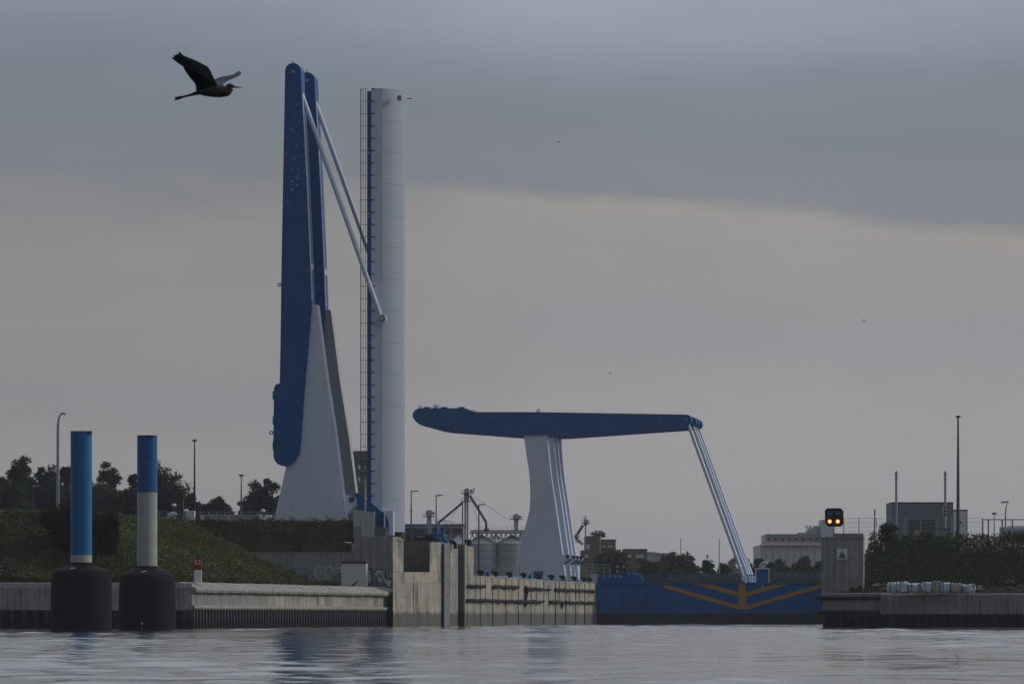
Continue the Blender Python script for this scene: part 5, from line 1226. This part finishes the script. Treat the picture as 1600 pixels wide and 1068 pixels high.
ppipe('mast', [(912.8, 810), (912.8, 805.5)], DS + 40, 0.08, M['steel_dark'], h); ppipe('mast', [(915.8, 810), (915.8, 804.5)], DS + 40, 0.08, M['steel_dark'], h)
ppipe('chute', [(911, 820), (898, 840)], DS + 39, 0.28, M['steel_dark'], h); ppipe('chute', [(898, 838), (911, 850)], DS + 39, 0.3, M['silo'], h)
for k, (x, y) in enumerate(((898, 838), (899, 846))): plat(h, x - 3, x + 8, y, DS + 39, 4)
ppipe('drum', [(917.8, 850), (917.8, 857)], DS + 38, 0.35, M['cream'], h)
# silos with cone roofs
def silo(label, xc, wd, yeave, ypeak, D, ybase=905):
    s = D / FPX; r = wd * s / 2; c = P(xc, HY, D + r); h = thing('grain_silo', label, 'silo', P(xc, ybase, D + r), 'grain silos')
    Z = lambda y: CAMH + (HY - y) * s
    zb, ze, zp = Z(ybase), Z(yeave), Z(ypeak); n = 24; nr = 5
    for i in range(nr):
        z0_ = zb + (ze - zb) * i / nr; z1_ = zb + (ze - zb) * (i + 1) / nr - 0.06
        part('ring', MB().lathe([(r, z0_), (r, z1_)], V((c.x, c.y, 0)), n), M['silo'], h, smooth=True)
    part('eave', MB().lathe([(r * 1.02, ze - 0.12), (r * 1.02, ze)], V((c.x, c.y, 0)), n), M['steel'], h)
    cone = part('roof', MB().lathe([(r * 1.01, ze + 0.005), (r * 0.12, zp), (r * 0.1, zp + 0.3)], V((c.x, c.y, 0)), n), M['silo'], h)
    for k in range(n):
        a_ = 2 * math.pi * k / n
        if math.sin(a_) > 0.3: continue
        part('rib', MB().tube([V((c.x + math.cos(a_) * r, c.y + math.sin(a_) * r, ze + 0.06)), V((c.x + math.cos(a_) * r * 0.12, c.y + math.sin(a_) * r * 0.12, zp + 0.05))], 0.05, 4), M['steel'], cone)
silo('big grain silo with cone roof right of the elevator tower', 752, 50, 848.5, 836.5, DS + 4)
silo('big grain silo with cone roof next to the lowered bridge post', 800, 48, 848.5, 836.5, DS + 4)
silo('grain silo half hidden behind the elevator tower', 716, 36, 849, 838, DS + 14)
silo('rear grain silo showing between the two front cone roofs', 775, 40, 847, 835.5, DS + 30)
silo('rear grain silo behind the lowered bridge post', 816, 40, 847, 835.5, DS + 32)
cg = thing('conveyor_gallery', 'long grey conveyor gallery with railings above the silo roofs', 'conveyor', P(780, 830, DS + 10))
part('duct', MB().pbox(735, 830, 827.5, 831.0, DS + 6, 1.8), M['silo'], cg); part('walkway', MB().pbox(733, 832, 831.6, 833.0, DS + 5.4, 2.6), M['steel_dark'], cg)
for x in np.arange(738, 830, 7.5): part('strut', MB().tube([P(x, 833, DS + 7), P(x + 3.2, 842, DS + 7)], 0.10, 5), M['steel'], cg); part('strut', MB().tube([P(x, 833, DS + 7), P(x - 3.2, 842, DS + 7)], 0.10, 5), M['steel'], cg)
for x in np.arange(743, 830, 8): part('hoop', MB().tube([P(x, 827.5, DS + 6), P(x, 821.5, DS + 6), P(x + 2.6, 821.5, DS + 6), P(x + 2.6, 827.5, DS + 6)], 0.035, 4), M['steel'], cg)
part('head_box', MB().pbox(756, 764, 824.8, 828, DS + 5.5, 2), M['steel_dark'], cg)
# hipped roof hall behind
hh_ = thing('storage_hall', 'pale hipped roof storage hall behind the lamp posts', 'building', P(680, 905, DS + 60))
part('wall', MB().pbox(630, 723, 818.5, 905, DS + 60, 40), M['grey_clad'], hh_)
D_ = DS + 58; a_ = [P(626, 818.2, D_), P(726, 818.2, D_)]; b_ = [P(655, 811, D_ + 18), P(690, 811, D_ + 18)]
part('roof', MB().add([a_[0], a_[1], b_[1], b_[0], a_[0] + V((0, 44, 0)), a_[1] + V((0, 44, 0))], [(0, 1, 2, 3), (1, 5, 2), (4, 0, 3), (5, 4, 3, 2), (0, 4, 5, 1)]), M['far_white'], hh_)
for i in range(9):
    x = 632 + i * 11; part('roof_seam', MB().tube([P(x, 818.0, D_ - 0.1), P(655 + (690 - 655) * i / 8, 810.8, D_ + 17.9)], 0.08, 4), M['steel'], hh_)
part('eave', MB().pbox(630, 723, 820, 824.5, DS + 59.6, 0.35), M['far_white'], hh_)
for x in (703, 704.6): part('downpipe', MB().pbox(x, x + 0.9, 818.5, 846, DS + 59.4, 0.3), M['far_white'], hh_)
for (x0, x1) in ((634, 640), (644, 650)): part('window', MB().pbox(x0, x1, 822.5, 827, DS + 59.8, 0.15), M['glass'], hh_)
for i in range(2): part('band', MB().pbox(630, 723, 827 + i * 3.4, 828 + i * 3.4, DS + 59.5, 0.4), M['steel_dark'], hh_)
# machinery on the lock head
mh = thing('winch_platform', 'dark railed winch platform standing on the lock head', 'machinery', LPT(677, 846, 12))
dM = 12.0
part('deck_plate', quadprism(dM, 660, 694, 834, 837.5, 3.0), M['steel_dark'], mh)
part('winch_drum', MB().tube([LPT(664, 840, dM + 1), LPT(683, 841, dM + 1)], 0.30, 10), M['black'], mh)
for x in (661.5, 668, 675.5, 682, 693): part('frame_post', MB().tube([LPT(x, 846, dM), LPT(x, 821, dM)], 0.05, 6), M['steel_dark'], mh)
for y in (821, 825, 829, 833): part('frame_rail', MB().tube([LPT(661, y, dM), LPT(694, y, dM)], 0.04, 5), M['steel'], mh)
part('side_box', quadprism(dM - 0.4, 677.5, 684, 823, 841, 0.9), M['blue_gate'], mh)
h = thing('hoist_stand', 'dark blue funnel shaped hoist stand on the lock head edge', 'machinery', LPT(692, 846, 7))
part('stand', MB().prism(lp_poly([(689.5, 826), (693.5, 826), (694, 838), (701, 847), (690, 847)], 7), LA * 0.6), M['blue_gate'], h)
part('top_plate', quadprism(6.9, 687.5, 695.5, 823.5, 826, 0.9), M['steel_dark'], h)
h = thing('guard_rail', 'double blue grey guard rail right of the white deck foot', 'railing', LPT(650, 846, 14))
for y in (830.5, 834.0): part('rail', quadprism(14, 634, 662, y, y + 1.7, 0.12), M['blue'], h)
for x in (636, 645, 654): part('rail_post', MB().tube([LPT(x, 848, 14.1), LPT(x, 830, 14.1)], 0.06, 6), M['steel_dark'], h)
# stacked signal facing away at the far side of the lock
h = thing('signal_box', 'black four lens signal box above the left end of the gate', 'traffic signal', LPT(969.5, 905, dG + 30))
for k, x0 in enumerate((960.2, 969.8)):
    part('panel', quadprism(dG + 30, x0, x0 + 9.0, 880.2, 897.6, 0.3), M['black'], h)
    for y in (884.5, 892): q = LPT(x0 + 4.5, y, dG + 29.9); part('lens', MB().tube([q, q - LA * 0.12], [0.22, 0.26], 10), M['steel'] if (k, y) != (1, 892) else M['steel_dark'], h)
part('post', MB().tube([LPT(969.6, 915, dG + 30.5), LPT(969.6, 890, dG + 30.5)], 0.12, 6), M['white_rear'], h)

# ------------------------------------------------------------------ centre background
def brick_house(label, x0, x1, yt, D, zb, wins=(), m='brick', edge=True):
    h = far_box('brick_building', label, 'building', x0, x1, yt, D, 12, zb, M[m], M['steel_dark'])
    if edge: part('end_wall', MB().pbox(x1 - 1.4, x1, yt + 0.4, 905, D - 0.1, 0.1), M['far_white'], h)
    for (a_, b_, c_, d_) in wins:
        w_ = part('window', MB().pbox(a_, b_, c_, d_, D - 0.12, 0.1), M['far_white'], h)
        part('sill', MB().pbox(a_ - 0.3, b_ + 0.3, d_, d_ + 0.5, D - 0.25, 0.2), M['beige'], w_)
    return h
brick_house('brown brick building block beside the slim elevator tower', 914, 938.5, 838.5, 1010, 5.2)
brick_house('lower brown brick block stepping down right of elevator', 939.5, 962.5, 843.5, 1015, 5.2, [(940.5, 946, 852, 854), (950, 957, 852, 854)])
brick_house('brown brick building with white windows left of round tree', 974, 1011.5, 858.5, 980, 5.2, [(979, 986, 866, 870.5), (993, 1006, 866, 870.5)], edge=False)
brick_house('little brick shed under the slim elevator tower', 908, 925, 861, 960, 5.2, [(914, 919, 866, 870)], edge=False)
h = far_box('shed', 'grey roofed shed between brick building and round tree', 'building', 1011, 1045, 865, 1040, 14, 5.2, M['silo'], M['steel'])
part('gable', MB().prism([P(1009, 865, 1039.8), P(1047, 865, 1039.8), P(1014, 861, 1039.8)], (0, 14, 0)), M['silo'], h)
GC = 'trees behind the lock gate'
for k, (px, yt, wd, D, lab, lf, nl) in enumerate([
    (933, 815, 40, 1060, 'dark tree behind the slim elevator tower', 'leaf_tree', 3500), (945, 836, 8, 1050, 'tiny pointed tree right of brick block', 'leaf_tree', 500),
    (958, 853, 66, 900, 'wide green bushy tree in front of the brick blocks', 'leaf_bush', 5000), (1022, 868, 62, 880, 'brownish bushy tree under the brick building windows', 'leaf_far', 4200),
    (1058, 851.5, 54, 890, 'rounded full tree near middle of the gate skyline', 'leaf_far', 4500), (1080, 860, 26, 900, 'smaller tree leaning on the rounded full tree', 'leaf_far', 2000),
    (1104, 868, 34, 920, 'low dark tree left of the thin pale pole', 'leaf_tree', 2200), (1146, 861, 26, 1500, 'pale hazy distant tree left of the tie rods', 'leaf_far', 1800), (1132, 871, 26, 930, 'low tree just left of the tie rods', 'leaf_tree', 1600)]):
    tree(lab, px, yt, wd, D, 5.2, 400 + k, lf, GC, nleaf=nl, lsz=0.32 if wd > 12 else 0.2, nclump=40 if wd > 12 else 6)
GH = 'bushes along the far bank behind the gate'
rr = random.Random(77)
descr = ['just right of the tie rods', 'above the cowl left side', 'behind the round cowl', 'under the left end of white building', 'under the white building left part', 'under the white building middle', 'under the white building right part', 'next to the right pier']
for k in range(8):
    px = 1168 + k * 15.5 + rr.uniform(-3, 3)
    shrub('dark bush ' + descr[k], px, 864 + rr.uniform(-5, 6), 905, 30, 930 + rr.uniform(-10, 20), 500 + k, 'leaf_tree', 1900, 0.32, GH, ncl=11, zmin=5.2)
# far bank scrub strip
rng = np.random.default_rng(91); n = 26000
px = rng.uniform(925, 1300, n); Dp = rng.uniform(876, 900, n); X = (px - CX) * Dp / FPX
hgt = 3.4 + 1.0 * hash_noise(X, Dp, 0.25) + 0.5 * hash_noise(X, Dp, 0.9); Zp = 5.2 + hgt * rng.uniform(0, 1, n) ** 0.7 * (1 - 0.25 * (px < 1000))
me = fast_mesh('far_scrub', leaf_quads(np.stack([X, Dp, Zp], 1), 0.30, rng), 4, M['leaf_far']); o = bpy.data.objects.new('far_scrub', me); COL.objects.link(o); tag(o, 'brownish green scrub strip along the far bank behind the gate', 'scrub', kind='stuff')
rng = np.random.default_rng(92); n = 5000
px = rng.uniform(752, 812, n); Dp = rng.uniform(905, 912, n); X = (px - CX) * Dp / FPX; Zp = 5.2 + np.clip(1.6 + 2.2 * hash_noise(X, Dp, 0.55), 0.2, 5) * rng.uniform(0, 1, n) ** 0.8
me = fast_mesh('silo_scrub', leaf_quads(np.stack([X, Dp, Zp], 1), 0.26, rng), 4, M['leaf_far']); o = bpy.data.objects.new('silo_scrub', me); COL.objects.link(o); tag(o, 'low scrub growing at the foot of the grain silos', 'scrub', kind='stuff')
for (px_, yt, lab, D_) in ((1063.5, 842, 'short pale pole behind the rounded full tree', 1000), (1124, 842.5, 'thin pale pole left of the tie rods', 915)):
    a_ = P(px_, yt, D_); h = thing('pole', lab, 'pole', (a_.x, D_, 5.2)); part('shaft', MB().tube([V((a_.x, D_, 5.2)), a_], [0.13, 0.09], 6), M['steel'], h); part('cap', MB().tube([a_, a_ + UP * 0.1], 0.12, 6), M['steel'], h)
# bird on a bare branch
a_ = P(1105, 871.5, 918); h = thing('perched_bird', 'small dark bird perched on low tree left of the thin pole', 'bird', a_)
part('body', MB().tube([a_ + V((-0.12, 0, 0.0)), a_ + V((0, 0, 0.12)), a_ + V((0.06, 0, 0.4)), a_ + V((0.0, 0, 0.62)), a_ + V((-0.2, 0, 0.6))], [0.05, 0.17, 0.18, 0.11, 0.02], 8), M['black'], h, smooth=True)
# white building far right centre
DWB = 1350.0
wb = thing('white_warehouse', 'pale white stepped grain warehouse with sloping roof behind the right pier', 'building', P(1240, 905, DWB))
part('wall', MB().pbox(1188, 1320, 850.5, 906, DWB, 40), M['far_white'], wb)
for i in range(9): part('rib', MB().pbox(1188 + i * 10.8, 1188.9 + i * 10.8, 852, 906, DWB - 0.5, 0.5), M['far_white'], wb)
D_ = DWB; part('roof', MB().add([P(1186.3, 851.4, D_ - 1), P(1320, 851.4, D_ - 1), P(1320, 844, D_ + 9), P(1195.5, 844, D_ + 9)], [(0, 1, 2, 3)]), M['roof_red'], wb)
up_ = part('upper_storey', MB().pbox(1195.5, 1320, 834.4, 846, DWB + 9, 22), M['far_white'], wb)
for i in range(8):
    x = 1199.5 + i * 10.7; w_ = part('window', MB().pbox(x, x + 4.2, 840.3, 843.2, DWB + 8.7, 0.3), M['glass'], wb)
part('cornice', MB().pbox(1195, 1320, 833.6, 835, DWB + 8.4, 1), M['silo'], wb); part('cornice', MB().pbox(1195, 1320, 838.4, 839.2, DWB + 8.6, 0.6), M['silo'], wb)
part('stair_block', MB().pbox(1248, 1262, 831.2, 834.6, DWB + 12, 8), M['silo'], wb)
pt = part('plant_room', MB().prism([P(x, y, DWB + 10) for x, y in [(1258, 834.4), (1264, 824.4), (1271, 824.4), (1273, 821), (1283, 821), (1283, 834.4)]], (0, 10, 0)), M['silo'], wb)
for x in (1260.5, 1266): part('roof_vent', MB().tube([P(x - 1.5, 821.5, DWB + 9), P(x + 1.2, 823, DWB + 9)], 0.5, 8), M['offwhite'], pt)
part('tower', MB().pbox(1283.2, 1291, 811.5, 850, DWB + 6, 12), M['far_white'], wb); part('tower', MB().pbox(1291.3, 1302, 813.5, 850, DWB + 6.5, 12), M['far_white'], wb)
part('antenna', MB().tube([P(1200.5, 834, DWB + 10), P(1200.5, 825, DWB + 10)], 0.06, 5), M['steel'], wb)
# right pump house
DR = 620.0
ph = far_box('pump_house', 'grey flat roofed pump house with dark shutter on the right bank', 'building', 1393, 1489.5, 786.5, DR, 9, 8.3, M['grey_clad'], M['steel_dark'])
for i in range(9): x = 1393.5 + i * 10.6; part('cladding_panel', MB().pbox(x + 0.1, x + 10.4, 787.5, 870, DR - 0.05, 0.045), M['grey_clad'], ph)
sh_ = part('shutter', MB().pbox(1421, 1462, 811.5, 870, DR - 0.12, 0.06), M['steel_dark'], ph)
for i in range(9): part('slat', MB().pbox(1421.4, 1461.6, 812 + i * 3.1, 814.6 + i * 3.1, DR - 0.16, 0.035), M['steel_dark'], sh_)
for k, (x, lab) in enumerate(((1400.5, 'left slim steel flue standing before the pump house'), (1477, 'right slim steel flue standing before the pump house'))):
    q = P(x, 826, DR - 2); fl = thing('flue', lab, 'chimney', V((q.x, q.y, 8.3)), 'twin flues')
    part('stack', MB().tube([V((q.x, q.y, 8.3)), P(x, 740, DR - 2)], 0.155, 10), M['steel'], fl, smooth=True)
    part('collar', MB().tube([P(x, 746.8, DR - 2), P(x, 745.4, DR - 2)], 0.24, 10), M['steel'], fl); part('cap', MB().tube([P(x, 742.5, DR - 2), P(x, 738, DR - 2)], 0.20, 10), M['steel'], fl); part('tip', MB().tube([P(x, 738, DR - 2), P(x, 735.5, DR - 2)], 0.09, 8), M['steel_dark'], fl)
    part('plinth', MB().pbox(x - 6, x + 7, 825.5, 870, DR - 3, 2), M['concrete_grey'], fl); part('blue_skid', MB().pbox(x - 6.4, x + 7.4, 824.8, 827.4, DR - 3.1, 2.2), M['blue'], fl)
    for y in (762, 777, 790, 805): part('joint', MB().tube([P(x, y, DR - 2), P(x, y + 0.8, DR - 2)], 0.175, 10), M['steel_dark'], fl)
q = P(1472, 830, 600); ts = thing('traffic_signal', 'black three lens traffic signal seen edge on before the right flue', 'traffic signal', V((q.x, q.y, 8.3)))
part('pole', MB().tube([V((q.x, q.y, 8.3)), P(1471.5, 789.5, 600)], 0.045, 6), M['steel_dark'], ts); part('board', MB().pbox(1472, 1475.3, 790.5, 805, 600, 0.2), M['beige'], ts)
for i in range(3): part('hood', MB().prism([P(1475.4, 792 + i * 5, 600), P(1479.2, 791.8 + i * 5, 600), P(1479.2, 793.2 + i * 5, 600), P(1475.4, 796.2 + i * 5, 600)], (0, 0.3, 0)), M['black'], ts)
ws = far_box('shed', 'stained white shed right of the grey pump house', 'building', 1490, 1512, 798, 650, 6, 8.3, M['offwhite'], M['steel_dark'])
part('window', MB().pbox(1499.5, 1502, 814, 818, 649.9, 0.08), M['glass'], ws)
q = P(1433, 830, 606); h = thing('crate', 'small orange crate in front of pump house shutter', 'crate', V((q.x, q.y, 8.3)))
part('body', MB().pbox(1429.5, 1437, 827.6, 872, 606, 0.6), M['yellow'], h); part('rim', MB().pbox(1429.2, 1437.3, 827.0, 827.7, 605.95, 0.7), M['yellow'], h)
q = P(1366.8, 830, 570); h = thing('signal_post', 'thin dark signal post above the hedge right of the pier', 'post', V((q.x, q.y, 8.5)))
part('pole', MB().tube([V((q.x, q.y, 8.3)), P(1366.8, 796, 570)], 0.06, 6), M['steel_dark'], h); part('head', MB().pbox(1366, 1367.8, 795, 805, 569.8, 0.25), M['black'], h); part('sign', MB().pbox(1368.4, 1370, 808.5, 824, 570.2, 0.06), M['offwhite'], h)
h = thing('road_sign', 'small round road sign low before the slim curved lamp', 'sign', P(1572, 838, 600)); part('pole', MB().tube([V((P(1572, 838, 600).x, 600, 8.3)), P(1572, 822, 600)], 0.04, 6), M['steel'], h)
c = P(1572, 826, 599.9); part('disc', MB().prism([c + V((0.27 * math.cos(k * math.pi / 8), 0, 0.27 * math.sin(k * math.pi / 8))) for k in range(16)], (0, 0.04, 0)), M['offwhite'], h); part('bar', MB().obox(c + V((-0.2, -0.01, 0.12)), (0.4, 0, -0.24), (0, -0.01, 0), (0.03, 0, 0.06)), M['black'], h)

# ------------------------------------------------------------------ heron in flight
DB = 67.0
Bz = lambda x, y: (250 + x / 10.667, 70 + y / 10.667)
def BP(x, y, dy=0.0): px_, py_ = Bz(x, y); return P(px_, py_, DB) + V((0, dy, 0))
M['heron_wing'] = mat('heron_wing_feathers', (0.020, 0.020, 0.024), 0.8, var=0.3, vscale=20, spec=0.1)
M['heron_far'] = mat('heron_grey_feathers', (0.12, 0.13, 0.16), 0.8, var=0.2, vscale=20, spec=0.1)
M['heron_body'] = mat('heron_body_feathers', (0.055, 0.055, 0.052), 0.8, var=0.3, vscale=15, spec=0.1)
M['bill'] = mat('bill', (0.30, 0.20, 0.14), 0.6, var=0.1)
hr = thing('heron', 'grey heron flying right with raised dark wing and trailing legs', 'bird', BP(850, 800))
mb = MB()
mb.tube([BP(585, 805), BP(640, 795), BP(740, 790), BP(860, 785), BP(980, 780), BP(1080, 775), BP(1140, 780), BP(1165, 755), BP(1140, 715), BP(1135, 690), BP(1165, 675), BP(1205, 690), BP(1235, 705)],
        [0.012, 0.03, 0.055, 0.075, 0.085, 0.078, 0.060, 0.050, 0.040, 0.032, 0.030, 0.026, 0.016], 14)
nbody = len(mb.f)
near = [(970, 690, 0), (900, 560, -.12), (850, 450, -.2), (825, 405, -.25), (800, 380, -.27), (640, 300, -.36), (480, 240, -.45), (400, 205, -.5), (345, 150, -.55), (330, 165, -.55), (335, 195, -.53), (290, 185, -.56), (300, 212, -.54), (240, 208, -.57), (262, 235, -.55), (215, 255, -.57), (245, 285, -.55), (330, 350, -.5), (405, 395, -.45), (425, 450, -.4), (450, 485, -.36), (490, 545, -.3), (520, 580, -.26), (580, 645, -.18), (600, 690, -.1), (600, 760, -.03), (640, 800, 0), (800, 790, 0)]
vs = [BP(x, y, dy * 0.5) for x, y, dy in near]; cen = BP(700, 520, -0.16)
o_ = len(mb.v); mb.v += vs + [cen + V((0, -0.015, 0))] + [q + V((0, 0.018, 0)) for q in vs] + [cen + V((0, 0.03, 0))]; n_ = len(vs)
for i in range(n_):
    j = (i + 1) % n_; mb.f += [(o_ + i, o_ + j, o_ + n_), (o_ + n_ + 1 + j, o_ + n_ + 1 + i, o_ + 2 * n_ + 1), (o_ + i, o_ + n_ + 1 + i, o_ + n_ + 1 + j, o_ + j)]
nw1 = len(mb.f)
farw = [(860, 600, 0.0), (880, 578, 0.1), (1000, 520, 0.2), (1150, 478, 0.35), (1265, 450, 0.45), (1280, 410, 0.5), (1300, 392, 0.52), (1315, 405, 0.52), (1335, 420, 0.52), (1330, 455, 0.5), (1295, 480, 0.46), (1200, 532, 0.38), (1110, 582, 0.28), (1055, 640, 0.15), (1045, 695, 0.02), (950, 700, 0.0)]
vs = [BP(x, y, dy * 0.6) for x, y, dy in farw]; cen = BP(1020, 590, 0.12); o_ = len(mb.v); n_ = len(vs)
mb.v += vs + [cen] + [q + V((0, 0.016, 0)) for q in vs] + [cen + V((0, 0.03, 0))]
for i in range(n_):
    j = (i + 1) % n_; mb.f += [(o_ + i, o_ + j, o_ + n_), (o_ + n_ + 1 + j, o_ + n_ + 1 + i, o_ + 2 * n_ + 1), (o_ + i, o_ + n_ + 1 + i, o_ + n_ + 1 + j, o_ + j)]
nw2 = len(mb.f)
for dy in (-0.025, 0.025):
    mb.tube([BP(640, 800, dy), BP(560, 822, dy), BP(480, 845, dy), BP(370, 872, dy), BP(330, 883, dy), BP(285, 893 + dy * 300, dy), BP(240, 905 + dy * 500, dy)], [0.03, 0.02, 0.013, 0.013, 0.020, 0.015, 0.006], 8)
nl = len(mb.f)
bo = part('body', mb, M['heron_body'], hr)
bo.data.materials.append(M['heron_wing']); bo.data.materials.append(M['heron_far'])
mi = [0] * nbody + [1] * (nw1 - nbody) + [2] * (nw2 - nw1) + [1] * (nl - nw2)
if len(bo.data.polygons) == len(mi): bo.data.polygons.foreach_set('material_index', mi)
part('bill', MB().tube([BP(1225, 702), BP(1300, 708), BP(1385, 716)], [0.017, 0.011, 0.002], 8), M['bill'], hr, smooth=True)
part('crest', MB().tube([BP(1195, 672, -0.01), BP(1140, 662, -0.01), BP(1090, 672, -0.01)], [0.012, 0.012, 0.003], 6), M['heron_wing'], hr)
for (px_, py_, D_, lab) in ((1350, 500.5, 420, 'tiny dark bird far off in the right sky'), (873, 222, 500, 'speck of a bird high above the lowered bridge'), (953, 583, 480, 'speck of a bird just above the lowered bridge')):
    c = P(px_, py_, D_); h = thing('distant_bird', lab, 'bird', c); part('body', MB().tube([c + V((-0.14, 0, 0)), c, c + V((0.16, 0, 0.02))], [0.01, 0.05, 0.01], 6), M['black'], h); part('wing', MB().add([c, c + V((-0.02, -0.25, 0.06)), c + V((-0.1, -0.25, 0.06)), c + V((-0.06, 0, 0)), c + V((-0.02, 0.25, 0.05)), c + V((-0.1, 0.25, 0.05))], [(0, 1, 2, 3), (0, 3, 5, 4)]), M['black'], h)

# ------------------------------------------------------------------ haze in the river air
hm = bpy.data.materials.new('river_haze'); hm.use_nodes = True; t = hm.node_tree; t.nodes.clear()
ou = t.nodes.new('ShaderNodeOutputMaterial'); pv = t.nodes.new('ShaderNodeVolumePrincipled'); t.links.new(pv.outputs[0], ou.inputs['Volume'])
pv.inputs['Color'].default_value = (0.90, 0.93, 0.98, 1); pv.inputs['Density'].default_value = 0.00008; pv.inputs['Anisotropy'].default_value = 0.2
mb = MB().box(-3300, 3300, -80, 5400, -6, 74); o = solo('haze', mb, hm, 'thin grey river haze', 'haze', kind='stuff')
